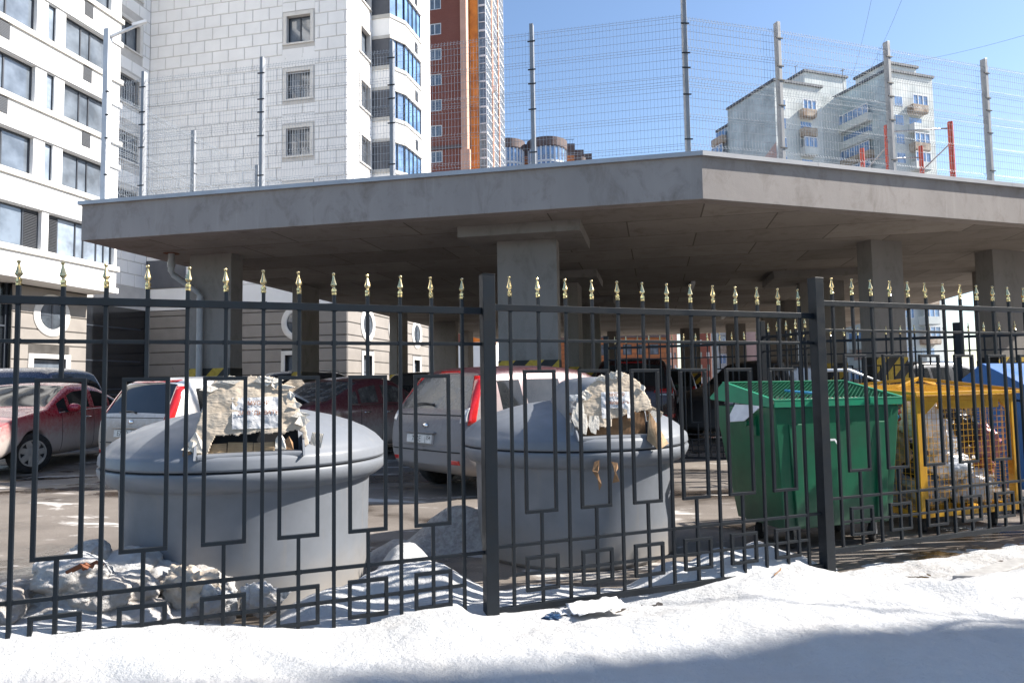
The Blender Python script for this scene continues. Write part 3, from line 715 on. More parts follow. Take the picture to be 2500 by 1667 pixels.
for (p, q) in (((-.05,-.03,1.215),(LW+.05,-.03,1.215)),((-.05,DP+.02,1.27),(LW+.05,DP+.02,1.27)),((-.05,-.03,1.215),(-.05,DP+.02,1.27)),((LW+.05,-.03,1.215),(LW+.05,DP+.02,1.27)),
               ((.50,.42,1.345),(LW+.04,-.02,1.225)),((.50,.42,1.345),(.10,DP+.02,1.28)),((.50,.42,1.345),(LW+.04,DP,1.285)),((.50,.42,1.345),(.22,.40,1.255))): ld.beam(p, q, .03, .03)
lo = ld.build('lid', MT['yellow'], yc, bevel=.003)
m_ = MB()
for k in range(22):
    v = k/21; y = -.03+v*(DP+.05); z = 1.215+v*.055
    pk = max(0, 1-abs(v-.5)/.5)
    m_.beam((-.05,y,z+.006),(.42,y,z+.006+.055*pk), .006); m_.beam((.42,y,z+.006+.055*pk),(LW+.05,y,z+.006), .006)
for k in range(26):
    x = -.05+k*(LW+.1)/25; m_.beam((x,-.03,1.222),(x,DP+.02,1.277), .004)
m_.build('mesh', MT['yellow'], lo)
hg = MB(); hg.prism([(.33,1.20),(.45,1.20),(.39,1.235)], -.06, -.04, 'y'); hg.prism([(.95,1.20),(1.05,1.20),(1.0,1.235)], -.06, -.04, 'y'); hg.build('hinge', MT['yellow'], yc)
for x in (.15, .98):
    for y in (.12, .70): caster(yc, x, y)
BAGS = [('white', (.80,.81,.83), (.26,.20,.97), .175, (1.05,.8,1.05), 'bright white rubbish bag, topmost at the left in the yellow cage'),
        ('white', (.72,.73,.76), (.42,.17,.80), .15, (1.1,.8,1.2), 'white plastic bag with folds just below the top bag in the yellow cage'),
        ('black', (.015,.015,.017), (.72,.26,.88), .20, (1.1,.8,.9), 'glossy black rubbish bag in the upper middle of the yellow cage'),
        ('brown', (.10,.055,.045), (.68,.18,.66), .12, (1.,.8,1.), 'dark brown crinkled bag in the centre of the yellow cage'),
        ('silver', (.70,.71,.74), (.48,.13,.56), .165, (1.5,.7,.75), 'long silvery white bag sagging across the middle of the yellow cage'),
        ('pink', (.50,.20,.22), (1.0,.17,.74), .13, (.8,.8,1.3), 'pinkish red bag at the right side of the yellow cage'),
        ('orange', (.42,.12,.06), (.94,.16,.54), .09, (1,.8,1.), 'orange red net bag low at the right of the yellow cage'),
        ('clear', (.56,.56,.58), (.80,.17,.34), .17, (1.3,.8,.9), 'cloudy clear bag on the floor at the right of the yellow cage'),
        ('grey', (.30,.31,.34), (.30,.2,.34), .17, (1.2,.8,.85), 'grey blue plastic bag on the floor at the left of the yellow cage'),
        ('black2', (.02,.02,.022), (.28,.36,.56), .17, (1.,.9,1.2), 'black rubbish bag behind the silvery bag in the yellow cage'),
        ('tan', (.33,.24,.17), (.12,.42,.72), .16, (.7,1.2,1.2), 'brownish paper bag seen through the left end of the yellow cage'),
        ('dark', (.05,.045,.05), (.90,.48,.40), .24, (1.,.9,1.3), 'dark bag filling the back right of the yellow cage'),
        ('grey2', (.20,.20,.22), (.14,.45,.36), .20, (.8,1.2,1.), 'dull grey bag low behind the left end mesh of the yellow cage')]
for k, (nm, c_, p, rr, sq, lab) in enumerate(BAGS):
    bm_ = MB(); bm_.M = yc.matrix_world; lump(bm_, p, rr, 11+k*1.7, sq, .35, 1.7, 4, crisp=.30)
    tag(bm_.build('rubbish_bag', mat(nm+'_bag_plastic', c_, .28, 0, .15, 12, .8, 22, .012), smooth=True), lab, 'rubbish bag', 'rubbish bags in the yellow cage')
cn = MB(); cn.M = yc.matrix_world @ T(.09,.30,1.0) @ Matrix.Rotation(1.2,4,'Y') @ RZ(.4); cn.lathe([(.03,0),(.045,.005),(.045,.11),(.04,.115),(.035,.11)], 24)
tag(cn.build('tin_can', MT['tail'], auto=40), 'red tin can lying at the top left end of the yellow cage', 'can')

bc = thing('waste_container', 'blue waste container with a sloped solid lid at the right edge', 'waste container', frame((5.36,6.84,.0), YA), 'coloured waste containers')
b = MB(); tub(b, 1.05, 1.22, .62, .84, .17, 1.09, .07, .03); b.build('tub', MT['blue'], bc, bevel=.006)
ld = MB(); prof = [(-.02,1.085),(-.02,1.135),(.67,1.50),(.92,1.33),(.86,1.15)]
ld.prism(prof, -.03, 1.26, 'x'); ld.build('lid', MT['blue'], bc, bevel=.008)
for x in (.2, 1.0):
    for y in (.12, .52): caster(bc, x, y)
# ------------------------------------------------------------------ small litter on the snow
m_ = MB(); m_.M = FM
def grid_patch(mb, P, nu, nv, mi=0):
    b0 = len(mb.v)
    for i in range(nu+1):
        for j in range(nv+1): mb.v.append(mb.M @ Vector(P(i/nu, j/nv)))
    for i in range(nu):
        for j in range(nv):
            a = b0+i*(nv+1)+j; mb.f.append([a, a+nv+1, a+nv+2, a+1]); mb.m.append(mi)
grid_patch(m_, lambda u, v: (.42+.36*u, -.30+.20*v+.05*u, .052+.035*abs(v-.5)*(1-u*.5)*2+.02*noise.noise((u*6, v*5, 2))), 14, 8)
grid_patch(m_, lambda u, v: (.36+.16*u, -.16+.10*v, .045+.03*noise.noise((u*9, v*7, 5))), 10, 6)
tag(solid(m_.build('torn_paper', MT['paper'], smooth=True, fixn=False), .002), 'crumpled white paper sheet on the snow under the middle fence panel', 'paper')
m_ = MB(); m_.M = FM; lump(m_, (.30,-.17,.045), .036, 5, (1.5,.8,.5), .6, 2.4, 3, crisp=.5)
tag(m_.build('plastic_wrapper', mat('blue_wrapper', (.025,.06,.13), .3, 0, .4, 30, .5)), 'crumpled dark blue wrapper on the snow beside the white paper', 'wrapper')
m_ = MB(); m_.M = FM; m_.prism([(3.02,-.50),(3.86,-.36),(3.93,-.44),(3.50,-.55),(3.16,-.585)], -.05, .058)
o = m_.build('kerb_stone', MT['granite'], bevel=.006); tag(o, 'flat pale kerb stone half sunk in the snow at the right', 'kerb stone')
m_ = MB(); m_.M = FM
for (p, q) in (((1.86,-.17,.105),(1.95,-.13,.12)),((1.93,-.14,.118),(1.96,-.12,.125))): m_.tube([p, q], .004, 6)
tag(m_.build('twig', MT['card_brown']), 'small brown leaf stalk on the snow left of the right fence post', 'twig')
m_ = MB(); m_.M = FM
for k, (x, y) in enumerate(((-2.1,.20),(-2.06,.22),(-2.12,.18))): m_.tube([(x,y,.47),(x+.06,y-.01,.50),(x+.09,y,.48)], .010, 6)
tag(m_.build('dry_leaf', mat('dead_leaf', (.20,.07,.03), .8)), 'reddish brown dead leaf on top of the lumpy snow heap', 'leaf')

# ------------------------------------------------------------------ raised concrete deck over the parking
U = Vector((.979,-.204)); V = Vector((.204,.979))
DK = thing('parking_deck', 'grey concrete deck on thick columns roofing the parked cars', 'deck', Matrix())
ZB_, ZT_ = 4.15, 4.885
A = Vector((-8.01,12.59)); B = Vector((2.974,10.347)); C_ = Vector((13.3,13.68)); D_ = Vector((18.5,38.3)); E_ = Vector((-1.75,42.6))
def inset(poly, d):
    n = len(poly); out = []
    for i in range(n):
        p0, p1, p2 = poly[i-1], poly[i], poly[(i+1) % n]
        d1 = (p1-p0).normalized(); d2 = (p2-p1).normalized(); n1 = Vector((-d1.y, d1.x)); n2 = Vector((-d2.y, d2.x))
        k = (n1+n2)/(1+n1.dot(n2)); out.append(p1+k*d)
    return out
PL = [A, B, C_, D_, E_]
# slab as a rim wall (fascia) plus soffit and top, separate materials
fa = MB(); inn = inset(PL, .25)
n_ = len(PL)
for i in range(n_):
    p, q = PL[i], PL[(i+1) % n_]; pi_, qi = inn[i], inn[(i+1) % n_]
    fa.add([(p.x,p.y,ZB_),(q.x,q.y,ZB_),(q.x,q.y,ZT_),(p.x,p.y,ZT_),(pi_.x,pi_.y,ZB_),(qi.x,qi.y,ZB_),(qi.x,qi.y,ZT_),(pi_.x,pi_.y,ZT_)], [(0,1,2,3),(4,7,6,5),(0,4,5,1),(3,2,6,7)])
fa.build('fascia', MT['fascia'], DK, bevel=.008)
sof = MB(); FR = frame((A.x, A.y, 0), U); FRI = FR.inverted()
lp = [FRI @ Vector((p.x, p.y, 0)) for p in inn]
sof.prism([(p.x, p.y) for p in lp], ZB_, ZT_-.02); so = sof.build('slab', MT['soffit'], DK); so.matrix_local = FR
cp = MB(); PO = inset(PL, -.055); PI = inset(PL, .30)
for i in range(n_):
    p, q = PO[i], PO[(i+1) % n_]; pi_, qi = PI[i], PI[(i+1) % n_]
    L = (q-p).length; k = max(1, round(L/2.0))
    for j in range(k):   # sheet metal lengths with tiny laps
        a, b_ = j/k, (j+1)/k; e = .0015*(j % 2); zz = .006*noise.noise((i*9+j*1.7, 3, 1)); zz2 = .006*noise.noise((i*9+(j+1)*1.7, 3, 1))
        pa = p.lerp(q, a); pb = p.lerp(q, b_); ia = pi_.lerp(qi, a); ib = pi_.lerp(qi, b_)
        dn = Vector((-(q-p).y, (q-p).x)).normalized()*-e; pa = pa+dn; pb = pb+dn
        z0 = ZT_-.065; z1 = ZT_+.005+e
        cp.add([(pa.x,pa.y,z0+zz),(pb.x,pb.y,z0+zz2),(pb.x,pb.y,z1),(pa.x,pa.y,z1),(ia.x,ia.y,z1+.03),(ib.x,ib.y,z1+.03),(pa.x-dn.x*8,pa.y,z0+zz),(ia.x,ia.y,z0),(ib.x,ib.y,z0)], [(0,1,2,3),(3,2,5,4),(0,7,8,1)])
cp.build('coping', MT['coping'], DK)
# thin construction joints and drop panels
def drop(o, d, wd, dp, hgt=.19):
    m_ = MB(); m_.box(0, wd, 0, dp, ZB_-hgt, ZB_+.01); ob = m_.build('drop_panel', MT['column'], DK, bevel=.008); ob.matrix_local = frame((o[0], o[1], 0), d); return ob
def column(o, d, wd, dp, top=ZB_+.01, haz=True):
    m_ = MB(); m_.box(0, wd, 0, dp, -.05, top); ob = m_.build('column', MT['column'], DK, bevel=.012); ob.matrix_local = frame((o[0], o[1], 0), d)
    if haz:
        for s in (0, 1):
            hm = MB(); k = int(wd/.13)+2; e = .006
            for i in range(-8, k+8):
                x0 = i*.26+.04*s; pts = [(x0,.0),(x0+.26,.0),(x0+.26+1.1,1.1),(x0+1.1,1.1)]
                # clip the slanted band to the column face
                def clip(pl, ax, lim, sg):
                    out = []
                    for a, b_ in zip(pl, pl[1:]+pl[:1]):
                        ia, ib = sg*(a[0]-lim) <= 0, sg*(b_[0]-lim) <= 0
                        if ia: out.append(a)
                        if ia != ib:
                            t_ = (lim-a[0])/(b_[0]-a[0]); out.append((lim, a[1]+t_*(b_[1]-a[1])))
                    return out
                pts = clip(pts, 0, -e, -1)
                if len(pts) > 2: pts = clip(pts, 0, wd+e, 1)
                if len(pts) > 2: hm.add([(x, -e if s == 0 else dp+e, z+.68) for x, z in pts], [tuple(range(len(pts)))], i % 2)
            hm.box(-e+.001, .0005, -.003, dp+.003, .68, 1.779, 1); hm.box(wd-.0005, wd+e-.001, -.003, dp+.003, .68, 1.779, 1)
            if s == 0: hm.build('hazard_stripe', [MT['hazard_y'], MT['hazard_k']], ob, fixn=False)
    return ob
cA = column((-6.72,14.15), U, .97, .42)
column((-5.95,18.42), U, .28, 1.0); column((-4.48,24.9), U, .30, 1.1); column((-3.45,29.95), U, 1.02, .40); column((-2.6,35.2), U, .35, 1.0)
drop((-.94,11.95), U, 2.18, 1.75); column((-.25,12.36), U, 1.10, .33, ZB_-.17)
drop((.1,17.05), U, 2.05, 2.0); column((1.42,17.55), U, .30, 1.0, ZB_-.17)
drop((1.35,22.4), U, 2.0, 2.0); column((2.0,23.2), U, 1.0, .35, ZB_-.17); column((3.35,29.0), U, .35, 1.0); column((5.2,37.2), U, .55, .5)
U2 = Vector((.952,.307))
column((7.27,13.62), U2, .80, .38); drop((6.75,17.4), U, 2.2, 1.9); column((7.75,18.25), U, 1.12, .36, ZB_-.17)
column((10.6,14.88), U2, 1.0, .42); column((12.2,17.4), U, .42, .8); column((8.9,36.0), U, 1.0, .4); column((10.6,33.6), U, .9, .5); column((9.6,23.9), U, .4, 1.0); column((10.6,28.8), U, 1.0, .4)
# drain pipe beside the left column
m_ = MB(); p0 = Vector((-6.85,13.72,0))
m_.tube([(-6.98,13.9,4.15),(-6.98,13.9,3.78),(-6.93,13.9,3.70),(-6.47,13.98,3.36),(-6.42,13.99,3.27),(-6.42,13.99,0.0)], .062, 14)
m_.tube([(-6.98,13.9,3.98),(-6.98,13.9,3.86)], .075, 14); m_.tube([(-6.42,13.99,3.22),(-6.42,13.99,3.12)], .07, 14)
m_.build('drain_pipe', MT['pipe'], DK, auto=50)
m_ = MB(); m_.lathe([(.15,4.147),(.16,4.143),(.10,4.14),(.0001,4.139)], 16); ob = m_.build('rust_stain', MT['rust'], DK); ob.location = (-6.98,13.9,0)
for k, (x, y) in enumerate(((9.1,29.2),(5.2,19.5))):
    m_ = MB(); m_.box(-.06,.06,-.6,.6,ZB_-.09,ZB_-.002); ob = m_.build('strip_light', MT['frame_white'], DK, bevel=.01); ob.matrix_local = frame((x, y, 0), U)

# ------------------------------------------------------------------ mesh fence on the deck
MF = thing('mesh_fence', 'tall pale wire mesh sports fence standing on the deck edge', 'fence', Matrix())
def mesh_panel(p, q, z0, z1, nlow=3):
    # twin folded wire panel between two post points
    d = (q-p); L = d.length; m_ = MB(); m_.M = frame((p.x, p.y, 0), d)
    H = z1-z0; hw = H/2; r = .0034
    folds = []
    for k in (0, 1):
        b0 = z0+k*hw
        for f in (.06, .52, .93): folds.append((b0+hw*f, .05))
    pts = [(z0, 0)]
    for zc, hh in sorted(folds): pts += [(zc-.045, 0), (zc, -.032), (zc+.045, 0)]
    pts += [(z1, 0)]
    n = int((L-.10)/.055)
    for i in range(n+1):
        x = .05+(L-.10)*i/n
        for (za, ya), (zb, yb) in zip(pts, pts[1:]): m_.beam((x, ya, za), (x, yb, zb), r, r)
    for k in (0, 1):
        b0 = z0+k*hw
        for f in (.02,.06,.10,.22,.34,.46,.50,.54,.66,.78,.88,.93,.98):
            y = -.034 if f in (.06,.52,.93) else .005
            m_.beam((.04, y, b0+hw*f), (L-.04, y, b0+hw*f), r*1.1, r*1.1)
    m_.build('wire_panel', MT['wire'], MF, fixn=False)
def mesh_post(p, z0, z1, d, wd=.062, dp=.10):
    m_ = MB(); m_.box(-wd/2, wd/2, -dp/2, dp/2, z0, z1); ob = m_.build('post', MT['post_metal'], MF, bevel=.004); ob.matrix_local = frame((p.x, p.y, 0), d)
    for f in (.10,.40,.58,.68,.88):
        c_ = MB(); z = z0+(min(z1, 7.30)-z0)*f; c_.box(-wd/2-.034, wd/2+.034, -dp/2-.010, -dp/2+.008, z-.009, z+.009); c_.build('clip', MT['clip'], ob)
dL = (B-A).normalized(); nL = Vector((-dL.y, dL.x)); dR = (C_-B).normalized(); nR = Vector((-dR.y, dR.x))
zq = 4.90
S0 = [.349, 1.168, 3.62, 6.10, 8.56, 11.02]
PTS = [A+nL*.15+dL*s for s in S0]
for k, p in enumerate(PTS):
    if k == 0: continue
    mesh_post(p, zq, 7.32 if k < 5 else 8.25, dL if k < 5 else (dL+dR).normalized())
for a, b_ in zip(PTS, PTS[1:]): mesh_panel(a, b_, zq+.08, 7.20)
RT = [PTS[5]]+[B+nR*.15+dR*s for s in (1.63, 3.95, 6.27, 8.6, 10.75)]
for p in RT[1:]: mesh_post(p, zq, 7.27, dR)
for a, b_ in zip(RT, RT[1:]): mesh_panel(a, b_, zq+.08, 7.16)
LP = [A+U*.15+V*s for s in (.36, 2.91, 5.48, 8.04, 10.6, 13.2)]
for k, p in enumerate(LP):
    if k: mesh_post(p, zq, 7.31, V)
for a, b_ in zip(LP, LP[1:]): mesh_panel(a, b_, zq+.08, 7.20)
# tall corner pole with its slanting arm
m_ = MB(); p = PTS[0]; m_.M = frame((p.x, p.y, 0), dL); m_.box(-.055,.055,-.055,.055,zq,8.25); po = m_.build('corner_post', MT['white_metal'], MF, bevel=.004)
m_ = MB(); m_.M = frame((p.x, p.y, 0), dL); m_.beam((.06,0,8.10),(.60,.25,8.46),.055,.04); m_.beam((.40,.15,8.36),(.62,.26,8.47),.075,.05); m_.build('arm', MT['white_metal'], po)
for z in (5.4,6.1,6.55,7.0): m_ = MB(); m_.M = frame((p.x, p.y, 0), dL); m_.box(.04,.09,-.075,-.045,z-.012,z+.012); m_.build('clip', MT['clip'], po)

# exercise bars on the deck
PG = thing('exercise_frame', 'orange red exercise posts joined by steel bars behind the mesh fence', 'exercise frame', Matrix())
posts = [((9.05,16.0), 7.38, .062), ((10.57,16.0), 7.44, .062), ((9.59,18.2), 7.58, .055), ((11.19,18.2), 7.62, .055)]
for (x, y), zt, r_ in posts:
    m_ = MB(); m_.tube([(x,y,zq),(x,y,zt)], r_, 20); m_.tube([(x,y,zt),(x,y,zt+.015)], r_*.9, 20); m_.tube([(x,y,zq+.9),(x,y,zq+1.0)], r_*1.12, 20); m_.build('post', MT['red_post'], PG, auto=40)
for p, q in (((9.05,16.0,7.24),(10.57,16.0,7.30)), ((10.57,16.0,6.95),(11.19,18.2,6.95)), ((9.05,16.0,6.9),(9.59,18.2,6.9)), ((9.59,18.2,7.3),(11.19,18.2,7.32))):
    m_ = MB(); m_.tube([p, q], .018, 10); m_.build('bar', MT['steel'], PG, smooth=True)
# ------------------------------------------------------------------ buildings
def FL(o, dx):            # matrix of a facade inside a building's own frame: o = (x,y), dx = direction of facade x
    return frame((o[0], o[1], 0), dx)
def wall_holes(mb, u0, u1, z0, z1, holes, depth=.2, mi=0, mr=None):
    us = sorted({u0, u1, *[h[0] for h in holes], *[h[1] for h in holes]}); zs = sorted({z0, z1, *[h[2] for h in holes], *[h[3] for h in holes]})
    us = [u for u in us if u0 <= u <= u1]; zs = [z for z in zs if z0 <= z <= z1]
    for a, b in zip(us, us[1:]):
        for c, d in zip(zs, zs[1:]):
            mu, mz = (a+b)/2, (c+d)/2
            if not any(h[0] < mu < h[1] and h[2] < mz < h[3] for h in holes): mb.quad((a,0,c), (b,0,c), (b,0,d), (a,0,d), mi)
    mr = mi if mr is None else mr
    for a, b, c, d in holes:
        if b <= u0 or a >= u1: continue
        mb.quad((a,0,c),(a,depth,c),(a,depth,d),(a,0,d),mr); mb.quad((b,0,c),(b,0,d),(b,depth,d),(b,depth,c),mr)
        mb.quad((a,0,c),(b,0,c),(b,depth,c),(a,depth,c),mr); mb.quad((a,0,d),(a,depth,d),(b,depth,d),(b,0,d),mr)
def window(root, M, u0, u1, z0, z1, depth, mull=(), trans=(), fm='frame_dark', gm='glass', fw=.06, name='window'):
    f = MB(); f.M = M; y0, y1 = depth-.07, depth
    f.box(u0,u1,y0,y1,z0,z0+fw); f.box(u0,u1,y0,y1,z1-fw,z1); f.box(u0,u0+fw,y0,y1,z0+fw,z1-fw); f.box(u1-fw,u1,y0,y1,z0+fw,z1-fw)
    for m_ in mull: f.box(m_-fw/2,m_+fw/2,y0+.004,y1,z0+fw,z1-fw)
    for t_ in trans: f.box(u0+fw,u1-fw,y0+.008,y1,t_-fw/2,t_+fw/2)
    fo = f.build(name, MT[fm], root)
    g_ = MB(); g_.M = M; g_.quad((u0,depth-.02,z0),(u1,depth-.02,z0),(u1,depth-.02,z1),(u0,depth-.02,z1)); g_.build('pane', MT[gm], fo, fixn=False)
    return fo
def rows(mb, u0, u1, z0, z1, hrow, gap, proud, holes, joint=None, wblk=None):
    z = z0; k = 0
    while z < z1-.05:
        zt = min(z+hrow-gap, z1)
        segs = [(u0, u1)]
        for a, b, c, d in holes:
            if c < zt-.01 and d > z+.01:
                ns_ = []
                for s, e in segs:
                    if b <= s or a >= e: ns_.append((s, e))
                    else:
                        if a > s: ns_.append((s, a))
                        if b < e: ns_.append((b, e))
                segs = ns_
        if wblk:
            cuts = []; x = u0-(wblk/2 if k % 2 else 0)
            while x < u1: cuts.append(x); x += wblk
            out = []
            for s, e in segs:
                cs = [s]+[c_ for c_ in cuts if s+.12 < c_ < e-.12]+[e]
                for a, b in zip(cs, cs[1:]): out.append((a+(gap/2 if a > s else 0), b-(gap/2 if b < e else 0)))
            segs = out
        for s, e in segs:
            if e-s > .03:
                c_ = gap*.5; y = -proud    # chamfered block
                mb.add([(s,0,z),(e,0,z),(e,0,zt),(s,0,zt),(s+c_,y,z+c_),(e-c_,y,z+c_),(e-c_,y,zt-c_),(s+c_,y,zt-c_)], [(0,1,5,4),(1,2,6,5),(2,3,7,6),(3,0,4,7),(4,5,6,7)])
        z += hrow; k += 1
def round_window(root, M, u, z, R=.97, r=.64, depth=.35):
    m_ = MB(); m_.M = M @ T(u, 0, z); m_.lathe([(R,.02),(R,-.06),(R-.03,-.085),(r+.03,-.085),(r,-.07),(r,-.034)], 48, axis='y')
    o = m_.build('round_window', MT['surround'], root, auto=40)
    g_ = MB(); g_.M = M @ T(u, -.036, z); g_.lathe([(r,0),(.0001,.0)], 40, axis='y'); g_.build('pane', MT['glass'], o)
    f_ = MB(); f_.M = M @ T(u, 0, z); f_.box(-.045,.045,-.055,-.038,-r*.99,r*.99); f_.box(-r*.98,-.05,-.052,-.038,-.03,.03); f_.build('mullion', MT['frame_dark'], o)

# white balcony block at the left
LB = thing('apartment_building', 'white apartment block with grey bands and wide dark windows at the left edge', 'building', frame((-19.9,29.8,0), V))
I4 = Matrix()
wins = []; SILLS = [7.40+3.11*k for k in range(0, 10)]
for k, zs in enumerate(SILLS):
    if k == 0: wins += [(-9.5,-5.6,zs,zs+1.66),(-5.2,-.93,zs,zs+1.66),(-.60,3.10,zs,zs+1.66)]
    else: wins += [(-9.0,-5.2,zs,zs+1.60),(-4.1,-1.43,zs,zs+1.60),(-.886,-.48,zs,zs+1.60),(.02,2.62,zs,zs+1.60)]
m_ = MB(); wall_holes(m_, -16, 3.24, 6.06, 38.6, wins, .28, 0)
m_.quad((3.24,0,6.06),(3.24,12,6.06),(3.24,12,38.6),(3.24,0,38.6)); m_.quad((-16,0,6.06),(-16,0,38.6),(-16,12,38.6),(-16,12,6.06)); m_.quad((-16,0,38.6),(3.24,0,38.6),(3.24,12,38.6),(-16,12,38.6)); m_.quad((-16,0,6.06),(-16,12,6.06),(3.24,12,6.06),(3.24,0,6.06)); m_.quad((-16,12,0),(3.24,12,0),(3.24,12,38.6),(-16,12,38.6))
m_.build('wall', MT['white_wall'], LB)
for k, zs in enumerate(SILLS):
    m_ = MB(); m_.box(-16,3.36,-.11,.0,zs-.28,zs-.03); m_.box(3.24,3.36,.0,1.2,zs-.28,zs-.03); m_.build('sill_band', MT['band'], LB, bevel=.01)
    m_ = MB(); m_.box(-16,3.33,-.08,.0,zs+1.64 if k else zs+1.70,zs+1.90 if k else zs+1.96); m_.build('head_band', MT['band_grey'], LB, bevel=.01)
    if k == 0:
        for (a, b, lv) in ((-5.2,-.93,(-1.62,-.99)),(-.60,3.10,(-.55,.0))):
            mu = [a+1.0, a+2.5, lv[0]-.03] if a < -1 else [lv[1]+.03,1.0,1.45,2.2,2.65]
            window(LB, I4, a, b, zs, zs+1.66, .26, mu, gm='glass_pale' if a > -1 else 'glass')
            l_ = MB()
            for j in range(22): z = zs+.09+j*.068; l_.add([(lv[0],.17,z),(lv[1],.17,z),(lv[1],.215,z+.05),(lv[0],.215,z+.05)], [(0,1,2,3)])
            l_.box(lv[0],lv[1],.218,.235,zs+.06,zs+1.6); l_.build('louvre', MT['louver'], LB)
        window(LB, I4, -9.5,-5.6,zs,zs+1.66,.26,(-8.2,-7))
    else:
        window(LB, I4, -9.0,-5.2,zs,zs+1.60,.26,(-7.7,-6.4))
        window(LB, I4, -4.1,-1.43,zs,zs+1.60,.26,(-2.72,))
        window(LB, I4, -.886,-.48,zs,zs+1.60,.16,(),gm='glass_pale',fw=.02)
        window(LB, I4, .02,2.62,zs,zs+1.60,.26,(1.03,1.56))
    for u in (1.02, -3.15):
        l_ = MB(); l_.box(u,u+.48,-.03,.0,zs+2.15,zs+2.80)
        for j in range(9): l_.box(u+.03,u+.45,-.045,-.03,zs+2.19+j*.066,zs+2.215+j*.066)
        if k: l_.build('vent', MT['louver'], LB)
m_ = MB(); m_.box(-16,3.34,-.07,.0,6.06,6.32); m_.build('sill_band', MT['band_grey'], LB)
hol = [(-.12,2.0,1.0,3.05)]
rw = MB(); rw.M = FL((0,1.4), (1,0)); wall_holes(rw, -.95, 3.0, 0, 6.1, [(.14,1.84,1.0,2.85)], .3, 1); rw.quad((3.0,0,0),(3.0,9,0),(3.0,9,6.1),(3.0,0,6.1)); rows(rw, -.95, 3.0, .05, 6.0, .684, .045, .03, hol); rw.build('ground_floor_wall', [MT['rustic'], MT['rustic_joint']], LB)
round_window(LB, FL((0,1.4), (1,0)), 1.03, 4.82)
s_ = MB(); s_.M = FL((0,1.4), (1,0)); s_.box(-.12,.14,-.06,.02,1.0,3.05); s_.box(1.84,2.1,-.06,.02,1.0,3.05); s_.box(.14,1.84,-.06,.02,2.85,3.05); s_.build('window_surround', MT['surround'], LB, bevel=.01)
window(LB, FL((0,1.4), (1,0)), .14,1.84,1.0,2.85,.26,(),(2.3,))
m_ = MB(); m_.M = FL((0,1.4), (1,0)); m_.quad((-16,.3,0),(-.95,.3,0),(-.95,.3,6.1),(-16,.3,6.1)); m_.quad((-.95,.3,0),(-.95,0,0),(-.95,0,6.1),(-.95,.3,6.1)); m_.build('shop_glazing', MT['glass_dark'], LB)
m_ = MB(); m_.M = FL((0,1.4), (1,0))
for u in (-1.0,-2.4,-3.8,-5.2,-8): m_.box(u-.05,u+.05,.22,.296,0,6.1)
for z in (2.3,4.2): m_.box(-16,-.96,.225,.292,z-.04,z+.04)
m_.build('glazing_bar', MT['frame_dark'], LB)

def fill_blocks(b, sr):
    for (a0, a1, c0, d0), (_, _, c1, d1) in zip(sr, sr[1:]):
        za, zb = d0+.02, c1-.02; zm = (za+zb)/2
        b.box(a0, (a0+a1)/2-.2, -.024, .0, za, zm-.02); b.box((a0+a1)/2-.16, a1, -.024, .0, za, zm-.02); b.box(a0, (a0+a1)/2+.25, -.024, .0, zm+.02, zb); b.box((a0+a1)/2+.29, a1, -.024, .0, zm+.02, zb)
# cream blockwork tower
TW = thing('apartment_building', 'cream tower of large rendered blocks with barred windows behind the deck', 'building', frame((-11.59,36.8,0), U))
FZ = [10.88+3.2*k for k in range(0, 9)]
fh = [(-.72,.72,z,z+1.56) for z in FZ]; sur = [(a-.26,b+.26,c-.30,d+.26) for a, b, c, d in fh]
m_ = MB(); wall_holes(m_, -9.48, 2.9, 5.84, 40, fh, .30); m_.build('wall', MT['groove'], TW)
b = MB(); rows(b, -9.46, 2.9, 7.1, 39.9, .71, .036, .026, sur, wblk=1.02); fill_blocks(b, sur); b.box(-9.48,2.93,-.05,.0,5.84,7.06); b.build('block_facing', MT['block'], TW)
SM = FL((2.9,0), (0,1))      # right hand side wall
sh = [(1.72,2.98,z,z+1.56) for z in FZ]; ssur = [(a-.26,b+.22,c-.30,d+.26) for a, b, c, d in sh]
m_ = MB(); m_.M = SM; wall_holes(m_, 0, 3.3, 5.84, 40, sh, .30); wall_holes(m_, 3.3, 14, 5.84, 40, [], .3); m_.build('wall', MT['groove'], TW)
b = MB(); b.M = SM; rows(b, 0, 3.28, 7.1, 39.9, .71, .036, .026, ssur, wblk=1.02); fill_blocks(b, ssur); b.box(-.05,13.3,-.05,.0,5.84,7.06); b.box(6.9,14,-.05,0,7.06,40); b.build('block_facing', MT['block'], TW)
IM = FL((-9.48,-6), (0,1)) # inner return wall facing right
ih = [(3.6,5.15,z,z+1.56) for z in FZ]; isur = [(a-.2,b+.26,c-.26,d+.26) for a, b, c, d in ih]
m_ = MB(); m_.M = IM; wall_holes(m_, 0, 6, 5.84, 40, ih, .3); m_.build('wall', MT['groove'], TW)
b = MB(); b.M = IM; rows(b, 0, 5.96, 7.1, 39.9, .71, .036, .026, isur, wblk=1.02); b.build('block_facing', MT['block'], TW)
